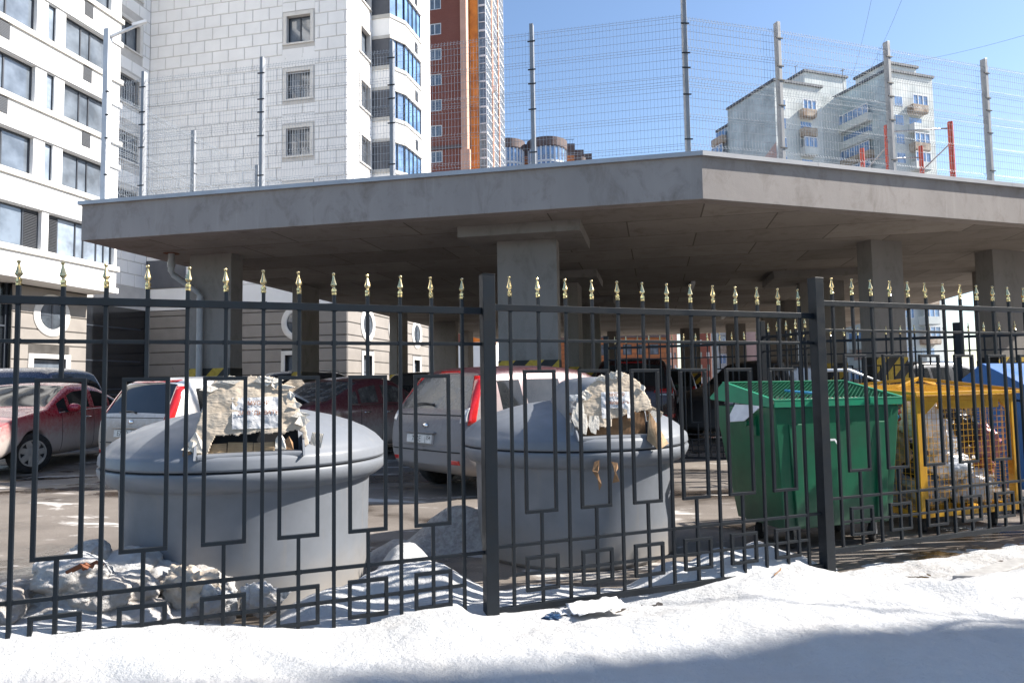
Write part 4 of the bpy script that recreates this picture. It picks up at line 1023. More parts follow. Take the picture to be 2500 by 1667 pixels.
for MM, hs in ((I4, fh), (SM, sh), (IM, ih)):
    for k, (a, b_, c, d) in enumerate(hs):
        s_ = MB(); s_.M = MM; p_ = -.055; e = .20
        s_.box(a-e,a,p_,.0,c,d); s_.box(b_,b_+e,p_,.0,c,d); s_.box(a-e,b_+e,p_,.0,d,d+e); s_.box(a-e-.03,b_+e+.03,p_-.03,.0,c-.09,c); s_.build('window_surround', MT['surround'], TW, bevel=.008)
        wo_ = window(TW, MM, a, b_, c, d, .27, ((a+b_)/2,))
        if k < 3:
            g_ = MB(); g_.M = MM; nb = 9
            for j in range(nb+1): x = a+.05+(b_-a-.1)*j/nb; g_.box(x-.008,x+.008,.03,.046,c+.03,d-.03)
            for z in (c+.06,c+.75,d-.08): g_.box(a+.02,b_-.02,.028,.05,z-.008,z+.008)
            g_.build('window_bars', MT['steel'], wo_)
# grey ground floor
fl_h = [(-.95,.95,1.0,3.35)]
m_ = MB(); wall_holes(m_, -9.48, 2.9, 0, 5.84, [(-.72,.72,1.0,3.12)], .3, 1); rows(m_, -9.4, 2.9, .05, 5.8, .684, .045, .03, fl_h); m_.build('ground_floor_wall', [MT['rustic'], MT['rustic_joint']], TW)
sy = [2.57, 6.6, 10.75]
m_ = MB(); m_.M = SM; wall_holes(m_, 0, 13.3, 0, 5.84, [(y-.6,y+.6,1.0,3.12) for y in sy], .3, 1); rows(m_, .0, 13.3, .05, 5.8, .684, .045, .03, [(y-.85,y+.85,1.0,3.35) for y in sy]); m_.build('ground_floor_wall', [MT['rustic'], MT['rustic_joint']], TW)
round_window(TW, I4, .03, 4.86)
for y in sy: round_window(TW, SM, y, 4.86)
for MM, u, hw in [(I4, 0, .72)]+[(SM, y, .6) for y in sy]:
    s_ = MB(); s_.M = MM; s_.box(u-hw-.23,u-hw,-.06,.0,1.0,3.35); s_.box(u+hw,u+hw+.23,-.06,.0,1.0,3.35); s_.box(u-hw,u+hw,-.06,.0,3.12,3.35); s_.build('window_surround', MT['surround'], TW, bevel=.01)
    window(TW, MM, u-hw, u+hw, 1.0, 3.12, .27, (u,), (2.2,))
m_ = MB(); m_.M = IM; m_.box(-.6,6,-.02,.0,0,5.86); m_.build('shop_glazing', MT['glass_dark'], TW)
m_ = MB(); m_.M = IM
for z in (1.1,1.4,2.9,4.7): m_.box(.4,5.6,-.05,-.025,z,z+.07)
m_.build('glazing_bar', MT['frame_dark'], TW)
m_ = MB(); m_.box(-9.40,-6.9,-.09,-.052,7.1,8.7); m_.build('dark_panel', MT['panel_grey'], TW)
m_ = MB(); m_.box(-9.48,2.9,14,14.2,0,40); m_.quad((-9.48,0,40),(2.9,0,40),(2.9,14,40),(-9.48,14,40)); m_.quad((-9.48,0,0),(-9.48,14,0),(-9.48,14,40),(-9.48,0,40)); m_.quad((-9.48,-6,5.84),(-9.48,0,5.84),(-10.5,0,5.84),(-10.5,-6,5.84)); m_.build('rear_wall', MT['block'], TW)
# glazed bay
BP = [(2.9,3.32),(4.05,3.32),(4.62,4.32),(4.76,6.8),(2.9,6.8)]
def bp(e):
    return [(2.9,3.32-e),(4.05+e*.4,3.32-e),(4.62+e,4.32-e*.5),(4.76+e,6.8),(2.9,6.8)]
for k in range(0, 9):
    z = 10.90+3.12*k
    m_ = MB(); m_.prism(bp(0), z+1.68, z+3.12); m_.build('bay_spandrel', MT['white_wall'], TW, bevel=.01)
    m_ = MB(); m_.prism(bp(.06), z+2.92, z+3.12+.02); m_.prism(bp(.05), z+1.66, z+1.86); m_.build('bay_band', MT['band'], TW)
    m_ = MB(); m_.prism(bp(-.08), z+.02, z+1.66); go = m_.build('bay_glazing', MT['glass_blue'], TW)
    m_ = MB()
    for (p, q, n2) in ((BP[1],BP[2],2),(BP[2],BP[3],4)):
        for j in range(n2+1):
            t_ = j/n2; x = p[0]+(q[0]-p[0])*t_-.05; y = p[1]+(q[1]-p[1])*t_; m_.box(x-.03,x+.03,y-.03,y+.03,z+.02,z+1.66)
    m_.build('mullion', MT['frame_dark'], go)
    m_ = MB(); m_.box(2.92,4.03,3.30,3.39,z+.02,z+1.66); m_.build('bay_panel', MT['panel_grey'], TW)
    m_ = MB(); m_.M = FL((4.635,4.5), (.056,.998)); m_.box(1.3,1.72,-.03,.02,z+1.98,z+2.62)
    for j in range(8): m_.box(1.33,1.69,-.045,-.03,z+2.02+j*.07,z+2.05+j*.07)
    m_.build('vent', MT['louver'], TW)

# red brick tower
BT = thing('brick_tower', 'tall red brick tower with salmon edges and glazed balconies behind the cream tower', 'building', frame((-9.3,74,0), U))
bz = [8.4+2.9*k for k in range(0, 16)]
bh = [(.67,2.0,z,z+1.32) for z in bz]
m_ = MB(); wall_holes(m_, -7, 4.26, 5.9, 58, bh, .15); m_.quad((-7,0,58),(4.94,0,58),(4.94,16,58),(-7,16,58)); m_.quad((-7,16,0),(4.94,16,0),(4.94,16,58),(-7,16,58)); m_.quad((4.94,1.0,0),(4.94,16,0),(4.94,16,58),(4.94,1.0,58)); m_.quad((-7,0,0),(-7,0,58),(-7,16,58),(-7,16,0)); m_.build('wall', MT['brick'], BT)
for a, b_, c, d in bh: window(BT, I4, a, b_, c, d, .12, ((a+b_)/2-.1,), fm='frame_white', fw=.10)
for (a, b_) in ((-.96,-.44),(4.26,4.94)):
    m_ = MB(); m_.box(a,b_,-.25,.9 if a > 0 else .0,5.9,58); m_.box(a-.05,b_+(.30 if a > 0 else .05),-.4,.0,5.9,26.9); m_.build('pilaster', MT['salmon'], BT)
m_ = MB(); m_.box(-.44,4.26,-.12,.0,27.2,27.6); m_.build('cornice', MT['dark_brick'], BT)
m_ = MB(); m_.box(4.94,5.95,1.0,8,5.9,58); m_.build('ochre_panel', MT['ochre'], BT)
m_ = MB(); m_.box(-7,7,-.3,.0,0,5.9); m_.box(4.94,6.8,.9,10,0,5.9); m_.build('plinth', MT['white_wall'], BT)
m_ = MB(); m_.box(5.95,6.75,1.25,5.4,5.9,58); m_.box(4.95,6.75,5.4,10.5,5.9,50.2); m_.build('glazed_balcony', MT['glass'], BT)
m_ = MB()
for k in range(18):
    z = 5.9+2.9*k
    for dz, tk in ((0,.22),(1.05,.09),(2.1,.07)):
        m_.box(5.93,6.81,1.19,1.25,z+dz,z+dz+tk); m_.box(6.75,6.81,1.25,10.5 if z < 47 else 5.4,z+dz,z+dz+tk)
for x in (5.93,6.74): m_.box(x,x+.07,1.18,1.25,5.9,58)
for j in range(13): y = 1.25+j*.77; m_.box(6.75,6.82,y-.03,y+.03,5.9,50.2)
m_.build('balcony_frame', MT['frame_white'], BT)
m_ = MB(); m_.box(6.76,6.90,3.9,4.35,5.9,46); m_.box(6.76,6.90,7.2,7.5,5.9,49); m_.build('balcony_pier', MT['salmon'], BT)
for (x, y, z) in ((6.83,3.0,47.2),(6.83,4.6,35.2),(.1,-.02,35.0)):
    m_ = MB(); m_.M = T(x, y, z); m_.box(0,.5,-.35,.0,0,.6); m_.lathe([(.2,0),(.0001,0)], 12, axis='y'); m_.build('air_conditioner', MT['frame_white'], BT)

# distant round-bayed brick building
RB = thing('apartment_building', 'distant orange brick building with rounded glazed bays and dark parapet', 'building', frame((0,130,0), (1,0)))
m_ = MB(); m_.box(-8,12.7,0,14,0,45.5); m_.box(12.7,16.1,1,12,0,44.8); m_.build('wall', MT['orange_tile'], RB)
m_ = MB(); m_.box(-8,12.7,0,14,45.5,46.4); m_.box(-8.1,12.8,-.1,14,46.4,47.8); m_.box(12.7,14.6,.9,12,44.8,46.9); m_.box(14.6,16.2,.9,12,44.8,46.1); m_.build('parapet', MT['dark_brick'], RB)
for cx, r_ in ((-.2,3.1),(7.4,3.7),(13.7,1.0)):
    zt = 47.8 if r_ > 2 else 44.8
    m_ = MB(); m_.M = T(cx, .6 if r_ > 2 else 1, 0); m_.lathe([(r_,0),(r_,zt-1.4)], 28); bo = m_.build('glazed_bay', MT['glass_blue'], RB, auto=30)
    m_ = MB(); m_.M = T(cx, .6 if r_ > 2 else 1, 0); m_.lathe([(r_+.15,zt-1.4),(r_+.25,zt-1.2),(r_+.25,zt+.4),(r_*.2,zt+.6)], 28); m_.build('bay_parapet', MT['dark_brick'], bo)
    m_ = MB(); m_.M = T(cx, .6 if r_ > 2 else 1, 0)
    for k in range(14): a = pi+pi*k/13; m_.box(r_*cos(a)-.14,r_*cos(a)+.14,r_*sin(a)-.14,r_*sin(a)+.14,0,zt-1.4)
    for k in range(15): m_.lathe([(r_+.12,3.0*k+1.4),(r_+.12,3.0*k+1.8)], 28); m_.lathe([(r_+.1,3.0*k+.2),(r_+.1,3.0*k+.45)], 28)
    m_.build('bay_frame', MT['frame_white'], bo)
m_ = MB()
for x in [i*.55-8 for i in range(38)]: m_.box(x,x+.04,-.05,0,47.8,48.7)
m_.box(-8,12.7,-.05,.0,48.6,48.68); m_.build('roof_railing', MT['frame_dark'], RB)
m_ = MB(); m_.tube([(-.4,3,47.8),(-.4,3,49.9)], .28, 10); m_.tube([(1.2,3,47.8),(1.2,3,49.9)], .5, 10); m_.build('chimney', MT['frame_white'], RB)

# pale panel building at the right
PB = thing('panel_building', 'weathered pale panel apartment tower with old balconies at the right', 'building', frame((38.4,96,0), (.949,.316)))
def pbox(nm, mt, x0, x1, y0, y1, z0, z1): 
    m_ = MB(); m_.box(x0,x1,y0,y1,z0,z1); return m_.build(nm, MT[mt], PB)
pbox('wall', 'panel_pale', 0, 8.4, 0, 10.9, 0, 44.4); pbox('wall', 'panel_blue', .6, 8.4, 10.9, 14.6, 0, 42.2); pbox('wall', 'panel_blue', 1.8, 8.4, 14.6, 20, 0, 39.2)
RX, RY = 15.45, -5.15   # near corner of the right hand block in this frame
pbox('wall', 'panel_pale', RX, RX+8.7, RY, RY+15, 0, 45.6); pbox('wall', 'panel_pale', 8.4, RX, 3.2, 16, 0, 45.0)
m_ = MB(); m_.box(-.02,.0,0,10.9,14,44.4); m_.box(RX-.02,RX,RY,RY+13,14,45.6); m_.build('painted_gable', MT['panel_blue'], PB)
m_ = MB(); m_.prism([(0,0),(10.9,0),(10.9,29.5),(0,35.5)], -.045, -.022, 'x'); m_.prism([(RY,0),(RY+13,0),(RY+13,25),(RY,29)], RX-.045, RX-.022, 'x'); m_.build('painted_gable', MT['panel_pink'], PB)
pbox('penthouse', 'panel_pale', 11.4, 19.8, 6.5, 13, 44.2, 50.2)
pbox('penthouse', 'panel_pale', RX+.4, RX+6.2, RY+.5, RY+6, 45.6, 47.0)
for a in ((0-.25,8.6,-.25,11,44.4),(RX-.25,RX+8.9,RY-.25,RY+15,45.6),(11.1,20.0,6.2,13.2,50.2),(RX+.1,RX+6.5,RY+.2,RY+6.2,47.0),(.4,8.4,10.9,14.9,42.2),(1.6,8.4,14.6,20.2,39.2)):
    m_ = MB(); m_.box(a[0],a[1],a[2],a[3],a[4],a[4]+.35); m_.build('roof_edge', MT['roof_edge'], PB)
PF = FL((0,0), (1,0)); PR = FL((RX,RY), (1,0)); PLs = FL((0,10.9), (0,-1)); PRs = FL((RX,RY+13), (0,-1))
def pwin(M, u0, u1, z0, z1, n):
    m_ = MB(); m_.M = M; m_.box(u0-.08,u1+.08,-.03,.02,z0-.08,z1+.08); fo = m_.build('window', MT['frame_white'], PB)
    m_ = MB(); m_.M = M
    for j in range(n): a = u0+(u1-u0)*j/n; b_ = u0+(u1-u0)*(j+1)/n; m_.box(a+.05,b_-.05,-.05,-.031,z0,z1)
    m_.build('pane', MT['glass_blue'], fo)
def balc(M, u0, u1, z, dep, gl, mt, n=4):
    m_ = MB(); m_.M = M; m_.box(u0,u1,-dep,.0,z-.15,z); m_.box(u0,u1,-dep-.06,-dep,z,z+1.05); m_.box(u0-.05,u0,-dep-.06,0,z,z+1.05); m_.box(u1,u1+.05,-dep-.06,0,z,z+1.05)
    bo = m_.build('balcony', MT[mt], PB)
    if gl:
        m_ = MB(); m_.M = M; m_.box(u0,u1,-dep+.02,-dep+.06,z+1.05,z+2.45); m_.build('pane', MT['glass_blue'], bo)
        m_ = MB(); m_.M = M
        for j in range(n+1): x = u0+(u1-u0)*j/n; m_.box(x-.06,x+.06,-dep-.05,-dep+.02,z+1.05,z+2.45)
        m_.box(u0,u1,-dep-.05,-dep+.02,z+2.36,z+2.5); m_.build('balcony_frame', MT['frame_white'], bo)
    else:
        m_ = MB(); m_.M = M; m_.box(u0+.2,u1-.2,-.03,.02,z+.05,z+2.2); m_.build('pane', MT['glass_blue'], bo)
rg = random.Random(5)
for k in range(16):
    z = .3+2.8*k
    if z+2.5 > 43: continue
    pwin(PF, 1.15, 1.75, z+.9, z+2.3, 2); balc(PF, 4.2, 6.5, z, .9, k % 2 == 0, 'balcony_old' if k % 3 else 'panel_pale', 3)
    pwin(PR, 1.2, 2.7, z+1.2, z+2.6, 3); balc(PR, 3.6, 6.4, z+.3, 1.0, k % 3 != 1, 'panel_pale' if k % 2 else 'balcony_old', 3)
    balc(PLs, -3.4, -.6, z, .8, k % 2 == 1, 'panel_pale' if k % 2 else 'balcony_old', 3)
    if z < 41: balc(PRs, 1.0, 10.2, z, .9, k % 4 != 1, 'panel_pale' if k % 4 else 'balcony_old', 10)
m_ = MB(); m_.tube([(12,9,50.5),(12,9,52.4)], .05, 6); m_.tube([(11.7,9,52.2),(12.3,9,52.5)], .05, 6); m_.tube([(RX-1,RY+7,45.6),(RX-1,RY+7,49)], .06, 6); m_.tube([(RX-1.4,RY+7,48.6),(RX-.6,RY+7,48.9)], .06, 6); m_.build('aerial', MT['frame_dark'], PB)

# buildings glimpsed beneath the deck
OB = thing('low_building', 'low orange tiled building with dark windows seen beneath the deck', 'building', frame((7.2,100,0), (1,0)))
oh = [(x, x+1.3, 5.4, 6.95) for x in (1,3,5,7,9.05,11.05,13.0)]
m_ = MB(); wall_holes(m_, 0, 15.4, 2.4, 7.9, oh, .2); m_.quad((15.4,0,0),(15.4,12,0),(15.4,12,7.9),(15.4,0,7.9)); m_.quad((0,0,0),(0,0,7.9),(0,12,7.9),(0,12,0)); m_.build('wall', MT['orange_tile'], OB)
for h_ in oh: window(OB, I4, *h_, .15, (h_[0]+.45,), (6.5,), fw=.07)
m_ = MB(); m_.box(-.1,15.5,-.35,12,7.9,8.3); m_.box(0,15.3,-.1,12,8.3,10.2); m_.build('cornice', MT['dark_brick'], OB)
m_ = MB(); m_.box(-.05,15.45,-.08,.0,0,2.4); m_.build('plinth', MT['white_wall'], OB)
def tower(px0, w_, h_, mt, lab, y=165, n=3):
    r = thing('apartment_tower', lab, 'building', frame((px0,y,0), (1,0)), 'distant red towers seen beneath the deck')
    m_ = MB(); m_.box(0,w_,0,12,0,h_); m_.build('wall', MT[mt], r)
    for k in range(int(h_/3)):
        for j in range(n):
            x = w_*(j+.35)/n; m_ = MB(); m_.box(x,x+w_/n*.35,-.06,.0,3*k+.9,3*k+2.4); m_.build('window', MT['frame_white' if (k+j) % 3 == 0 else 'glass'], r)
    m_ = MB(); m_.box(w_*.93,w_+.06,-.1,1,0,h_); m_.build('pilaster', MT['salmon'], r)
tower(36.6, 3.3, 44, 'salmon', 'slim salmon tower right behind the low orange building')
tower(44.6, 3.6, 44, 'brick', 'dark red tower between two far deck columns', 165, 2)
tower(48.3, 3.4, 44, 'salmon', 'salmon tower with many pale windows, right of the dark red tower', 165, 4)

# apartment house outside the frame at the right, whose shadow lies over the near snow
SB = thing('apartment_house', 'plain apartment house to the right behind the pavement', 'building', frame((60,12.02,0), (-.9824,-.1868)))
m_ = MB(); wall_holes(m_, 0, 48, 0, 20, [(x, x+1.5, z+.9, z+2.4) for x in range(2, 46, 4) for z in range(0, 18, 3)], .2); m_.box(0,48,.25,14,0,20); m_.build('wall', MT['band'], SB)
for x in range(2, 46, 8):
    for z in range(0, 18, 9): window(SB, I4, x, x+1.5, z+.9, z+2.4, .18, (x+.75,))

# bare tree to the right, its branch shadows fall on the snow and the container
MT['bark'] = mat('bark', (.075,.06,.05), .9, 0, .25, 20, .6, 40, .01)
TR = thing('bare_tree', 'leafless tree right of the fence', 'tree', T(10.2,3.42,0))
tm = MB(); rg = random.Random(21)
def branch(p, d, L, r_, lv):
    pts = [p]; n = 6
    for i in range(n):
        d = (d+Vector((rg.uniform(-.16,.16), rg.uniform(-.16,.16), rg.uniform(-.04,.14)))).normalized(); pts.append(pts[-1]+d*L/n)
    tm.tube(pts, [r_*(1-.72*i/n) for i in range(n+1)], 6 if lv else 9)
    if lv < MAXLV:
        for k in range(4 if lv else NB):
            t_ = rg.uniform(.3, 1.0); i = min(n-1, int(t_*n)); q = pts[i].lerp(pts[i+1], t_*n-i)
            a = rg.uniform(0, 2*pi); dd = (d*.65+Vector((cos(a), sin(a), rg.uniform(.0,.7)))*.75).normalized(); branch(q, dd, L*rg.uniform(.42,.62), r_*.42, lv+1)
MAXLV, NB = 2, 9
branch(Vector((0,0,-.2)), Vector((.02,0,1)), 6.2, .11, 0)
tm.build('trunk', MT['bark'], TR, smooth=True, fixn=False)

# overhead cables
for k, (p, q) in enumerate((((27.5,50,29.5),(49.5,98,44)),((29.5,50,29),(49.5,98,42)),((39,50,27.0),(44,98,47.5)))):
    m_ = MB(); pts = []
    p = Vector(p); q = Vector(q)
    for i in range(-14, 21): t_ = i/20; pts.append(p.lerp(q, t_)+Vector((0,0,1.2*((t_-.5)**2)*4-1.2)))
    m_.tube(pts, .011, 5)
    tag(m_.build('overhead_cable', MT['frame_dark'], smooth=True), ['thin overhead cable highest and leftmost of the steep pair in the sky', 'thin overhead cable just right of its neighbour, running down to the panel tower', 'thin overhead cable crossing the upper right corner of the sky at a shallow slope'][k], 'cable')
# ------------------------------------------------------------------ cars
def make_wheel(root, x, y, r_, w_, spokes, steer=0., rim='rim'):
    s = 1 if y > 0 else -1; Mw = T(x, y, r_) @ RZ(steer)
    t_ = MB(); t_.M = Mw; ri = r_*.66; h = w_/2
    t_.lathe([(ri,-h*.9),(ri+.01,-h),(r_-.035,-h),(r_-.008,-h*.82),(r_,-h*.6),(r_,h*.6),(r_-.008,h*.82),(r_-.035,h),(ri+.01,h),(ri,h*.9)], 36, axis='y')
    to = t_.build('wheel', MT['rubber'], root, auto=40)
    m_ = MB(); m_.M = Mw @ T(0, s*h*.72, 0)
    m_.lathe([(ri,.0),(ri,s*.035),(ri-.022,s*.035),(ri-.03,s*.012),(ri-.03,-.05)], 36, axis='y')
    m_.lathe([(.075,s*.02),(.07,s*.034),(.0001,s*.036)], 20, axis='y')
    for k in range(spokes):
        a = 2*pi*k/spokes+.3; ca, sa = cos(a), sin(a); hw0, hw1 = .055, .075*6/spokes*.8
        P = lambda rr, ww, yy: (rr*ca-ww*sa, yy, rr*sa+ww*ca)
        m_.add([P(.05,-hw0,s*.018),P(ri-.02,-hw1,s*.012),P(ri-.02,hw1,s*.012),P(.05,hw0,s*.018),P(.05,-hw0*.8,s*.032),P(ri-.02,-hw1*.8,s*.024),P(ri-.02,hw1*.8,s*.024),P(.05,hw0*.8,s*.032)], [(4,5,6,7),(0,1,5,4),(2,3,7,6),(1,2,6,5),(3,0,4,7)])
    m_.build('rim', MT[rim], to, auto=40)
    m_ = MB(); m_.M = Mw @ T(0, s*h*.25, 0); m_.lathe([(ri-.01,0),(.0001,0)], 24, axis='y'); m_.build('brake_disc', MT['dark'], to)

def make_car(label, O, hd, sp, group='cars parked under and beside the deck', name='parked_car'):
    L, W, H = sp['L'], sp['W'], sp['H']; wr = sp.get('wr', .315); xw = sp['xw']; hw = W/2
    root = thing(name, label, 'car', frame((O[0], O[1], 0), hd), group)
    topp = sp['top']; beltp = sp['belt']; xrb, xrt = sp['rear']; xwt, xwb = sp['front']
    plan = [(0,.80),(.07,.915),(.28,.965),(.8,1.),(L-1.0,1.),(L-.4,.955),(L-.14,.87),(L,.70)]
    zbp = [(0,.40),(.10,.30),(.4,.22),(L-.5,.20),(L-.1,.26),(L,.34)]
    Ra = wr+.055
    keys = {0,.05,.12,.28,.5,L,L-.05,L-.14,L-.32,L-.6,xrb,xrt,xwt,xwb,(xrb+xrt)/2,(xwt+xwb)/2}
    for a, b in sp['side']: keys |= {a, b, (a+b)/2}
    for x in xw:
        for f in (-1.02,-.98,-.72,-.3,.3,.72,.98,1.02): keys.add(x+f*Ra)
    hard = {xrb,xrt,xwt,xwb}|{q for s in sp['side'] for q in s}
    xs = []
    for x in sorted(keys):
        if 0 <= x <= L:
            if xs and x-xs[-1] < .022:
                if x in hard: xs[-1] = x
                continue
            xs.append(x)
    verts = []; nr = 18
    for x in xs:
        zt = lerp_pts(topp, x); zl = min(lerp_pts(beltp, x), zt-.045); w_ = hw*lerp_pts(plan, x); zb = lerp_pts(zbp, x); g_ = zt-zl
        z1 = zb; z2 = zb+.05; z3 = zb+.27
        for c_ in xw:
            if abs(x-c_) < Ra: q = wr+sqrt(max(0, Ra*Ra-(x-c_)**2)); z1 = max(z1, q); z2 = max(z2, q); z3 = max(z3, q+.035)
        z4 = max(z3+.02, zl-.11); tw = w_*.965
        P = [(0,z1),(w_*.72,z1),(w_*.965,z2),(w_,z3),(w_*.998,min(z4, zl-.012)),(tw,zl),(tw-.30*g_*.84,zl+.84*g_),(tw-.31*g_-.045,zl+.965*g_),((tw-.31*g_)*.62,zt),(0,zt+.012*(1+g_))]
        ring = [(x, y, z) for y, z in P]+[(x, -y, z) for y, z in P[8:0:-1]]
        verts += ring
    faces = []; mids = []
    def cat(k, a, b):
        kk = k if k < 9 else 17-k; m_ = (a+b)/2
        if kk == 5:
            for i, (p, q) in enumerate(sp['side']):
                if p-1e-4 <= a and b <= q+1e-4: return 3+i*2+(0 if k < 9 else 1)
        if kk in (7, 8):
            if xwt-1e-4 <= a and b <= xwb+1e-4: return 1
            if xrb-1e-4 <= a and b <= xrt+1e-4: return 2
        return 0
    for i in range(len(xs)-1):
        for k in range(nr):
            a, b = i*nr+k, i*nr+(k+1) % nr
            faces.append((a, b, b+nr, a+nr)); mids.append(cat(k, xs[i], xs[i+1]))
    nlast = (len(xs)-1)*nr
    for base, rev in ((0, 1), (nlast, 0)):   # quad caps
        for k in range(8):
            q = [base+k, base+k+1, base+(nr-k-1) % nr if k else base+nr-1, base+(nr-k) % nr]
            if k == 0: q = [base, base+1, base+nr-1]
            faces.append(tuple(q if rev else q[::-1])); mids.append(0)
        q = [base+8, base+9, base+10]; faces.append(tuple(q if rev else q[::-1])); mids.append(0)
    me = bpy.data.meshes.new('tmp'); me.from_pydata(verts, [], faces)
    ng = 3+2*len(sp['side']); tm_ = MT['dark']
    for i in range(ng): me.materials.append(bpy.data.materials.get('slot%d' % i) or bpy.data.materials.new('slot%d' % i))
    me.polygons.foreach_set('material_index', mids)
    bm = bmesh.new(); bm.from_mesh(me); bmesh.ops.recalc_face_normals(bm, faces=bm.faces); bm.to_mesh(me); bm.free()
    ob = bpy.data.objects.new('tmp', me); col.objects.link(ob); sm = ob.modifiers.new('s', 'SUBSURF'); sm.levels = 2; sm.render_levels = 2
    dg = bpy.context.evaluated_depsgraph_get(); dg.update(); ev = bpy.data.meshes.new_from_object(ob.evaluated_get(dg))
    bpy.data.objects.remove(ob)
    V_ = [v.co.copy() for v in ev.vertices]; polys = [(list(p.vertices), p.material_index) for p in ev.polygons]
    bvh = BVHTree.FromPolygons(V_, [p for p, _ in polys])
    names = {0:'body',1:'windshield',2:'rear_window'}
    bodyo = None
    for gi in range(ng):
        sel = [p for p, m_ in polys if m_ == gi]
        if not sel: continue
        used = sorted({v for p in sel for v in p}); mp = {v: i for i, v in enumerate(used)}
        m2 = bpy.data.meshes.new(names.get(gi, 'side_window')); m2.from_pydata([V_[v] for v in used], [], [[mp[v] for v in p] for p in sel])
        mt = sp['paint'] if gi == 0 else (MT[sp.get('rglass', 'car_glass')] if gi == 2 else MT[sp.get('glass', 'car_glass')])
        m2.materials.append(mt); m2.polygons.foreach_set('use_smooth', [True]*len(m2.polygons))
        o = bpy.data.objects.new(m2.name, m2); col.objects.link(o); o.parent = root
    bpy.data.meshes.remove(ev)
    def hit(d, u, z, base=(0,0)):
        d = Vector(d).normalized(); e = Vector((0,1,0)) if abs(d.x) > .99 else (Vector((1,0,0)) if abs(d.y) > .99 else Vector((-d.y, d.x, 0)))
        o = Vector((base[0], base[1], z))+e*u-d*6
        loc, nrm, i, dist = bvh.ray_cast(o, d)
        if loc is None: return None, None
        if nrm.dot(d) > 0: nrm = -nrm
        return loc, nrm
    def patch(nm, d, q, m_, par=root, off=.004, nu=8, nv=8, base=(0,0)):
        mb = MB(); ids = {}
        for i in range(nu+1):
            for j in range(nv+1):
                a, b = i/nu, j/nv
                u = (q[0][0]*(1-a)+q[1][0]*a)*(1-b)+(q[3][0]*(1-a)+q[2][0]*a)*b; z = (q[0][1]*(1-a)+q[1][1]*a)*(1-b)+(q[3][1]*(1-a)+q[2][1]*a)*b
                l_, n2 = hit(d, u, z, base)
                if l_ is not None: ids[i,j] = len(mb.v); mb.v.append(l_+n2*off)
        for i in range(nu):
            for j in range(nv):
                k = [(i,j),(i+1,j),(i+1,j+1),(i,j+1)]
                if all(x in ids for x in k):
                    pv = [mb.v[ids[x]] for x in k]
                    if max((pv[0]-pv[2]).length, (pv[1]-pv[3]).length) < .5: mb.f.append([ids[x] for x in k]); mb.m.append(0)
        if not mb.f: return None
        o = mb.build(nm, m_, par, smooth=True, fixn=False); s = o.modifiers.new('solid', 'SOLIDIFY'); s.thickness = off*.95; s.offset = 0 ; return o
    LS, RS = (0,-1,0), (0,1,0)
    for s, d in ((1, LS), (-1, RS)):
        for x in sp.get('seams', ()):
            zl = lerp_pts(beltp, x); patch('door_seam', d, [(x-.004,.30),(x+.004,.30),(x+.004,zl-.01),(x-.004,zl-.01)], MT['dark'], nu=1, nv=14, off=.002)
        for x in sp.get('handles', ()):
            z = lerp_pts(beltp, x)-.13; l_, n2 = hit(d, x, z)
            if l_ is not None:
                l2, _ = hit(d, x+.19, z+.004)
                h_ = MB(); h_.tube([l_-n2*.004, l_+n2*.022+Vector((.03,0,0)), (l2 or l_)+n2*.022-Vector((.03,0,0)), (l2 or l_)-n2*.004], [.010,.014,.014,.010], 8); h_.build('door_handle', sp.get('handle_mat', MT['chrome']), root, smooth=True)
        if sp.get('mirror'):
            x = sp['mirror']; z = lerp_pts(beltp, x)+.06; l_, n2 = hit(d, x, lerp_pts(beltp, x)+.0)
            if l_ is not None:
                k = MB(); lump(k, (l_.x, l_.y+s*.13, z+.02), .12, 3, (.62,1.0,.68), .04, 1., 3); mo = k.build('mirror', sp['paint'], root, smooth=True)
                k = MB(); k.beam((l_.x, l_.y-s*.01, z-.05), (l_.x, l_.y+s*.07, z-.02), .05, .03); k.build('mirror_stalk', MT['black_plastic'], mo)
                k = MB(); k.M = T(l_.x-.075, l_.y+s*.13, z+.02); k.prism([(-.085,-.05),(.085,-.05),(.085,.05),(-.085,.05)], -.004, .004, 'x'); k.build('mirror_glass', MT['car_glass'], mo)
        for x in xw:
            y = s*(hw-.105); make_wheel(root, x, y, wr, .205, sp.get('spokes', 6), sp.get('steer', 0.) if x > L/2 else 0.)
        wl = MB(); wl.box(min(xw)-.6, max(xw)+.6, s*(hw-.30)-.02, s*(hw-.30)+.02, .28, .66); wl.build('wheel_well', MT['dark'], root)
        if sp.get('chrome_belt'):
            a, b = sp['side'][0][0], sp['side'][-1][1]
            n_ = 24; pts = []
            for i in range(n_+1):
                x = a+(b-a)*i/n_; l_, n2 = hit(d, x, lerp_pts(beltp, x)+.012)
                if l_ is not None: pts.append(l_+n2*.004)
            if len(pts) > 2:
                k = MB(); k.tube(pts, .008, 6); k.build('chrome_strip', MT['chrome'], root, smooth=True)
    for nm, d, q, mk, base in sp.get('patches', ()):
        for s in (1, -1):
            qq = [(u*s, z) for u, z in q] if d == 'rear' or d == 'front' else q
            dv = {'rear': (1,0,0), 'front': (-1,0,0), 'side': (0,-s,0), 'corner': (.62,-s*.78,0)}[d]
            if d == 'corner': qq = [(u*s, z) for u, z in q]; patch(nm, dv, qq, MT[mk], base=(base, s*hw*.95))
            else: patch(nm, dv, qq, MT[mk])
    for nm, d, q, mk in sp.get('single', ()):
        patch(nm, {'rear': (1,0,0), 'front': (-1,0,0)}[d], q, MT[mk], nu=14, nv=5)
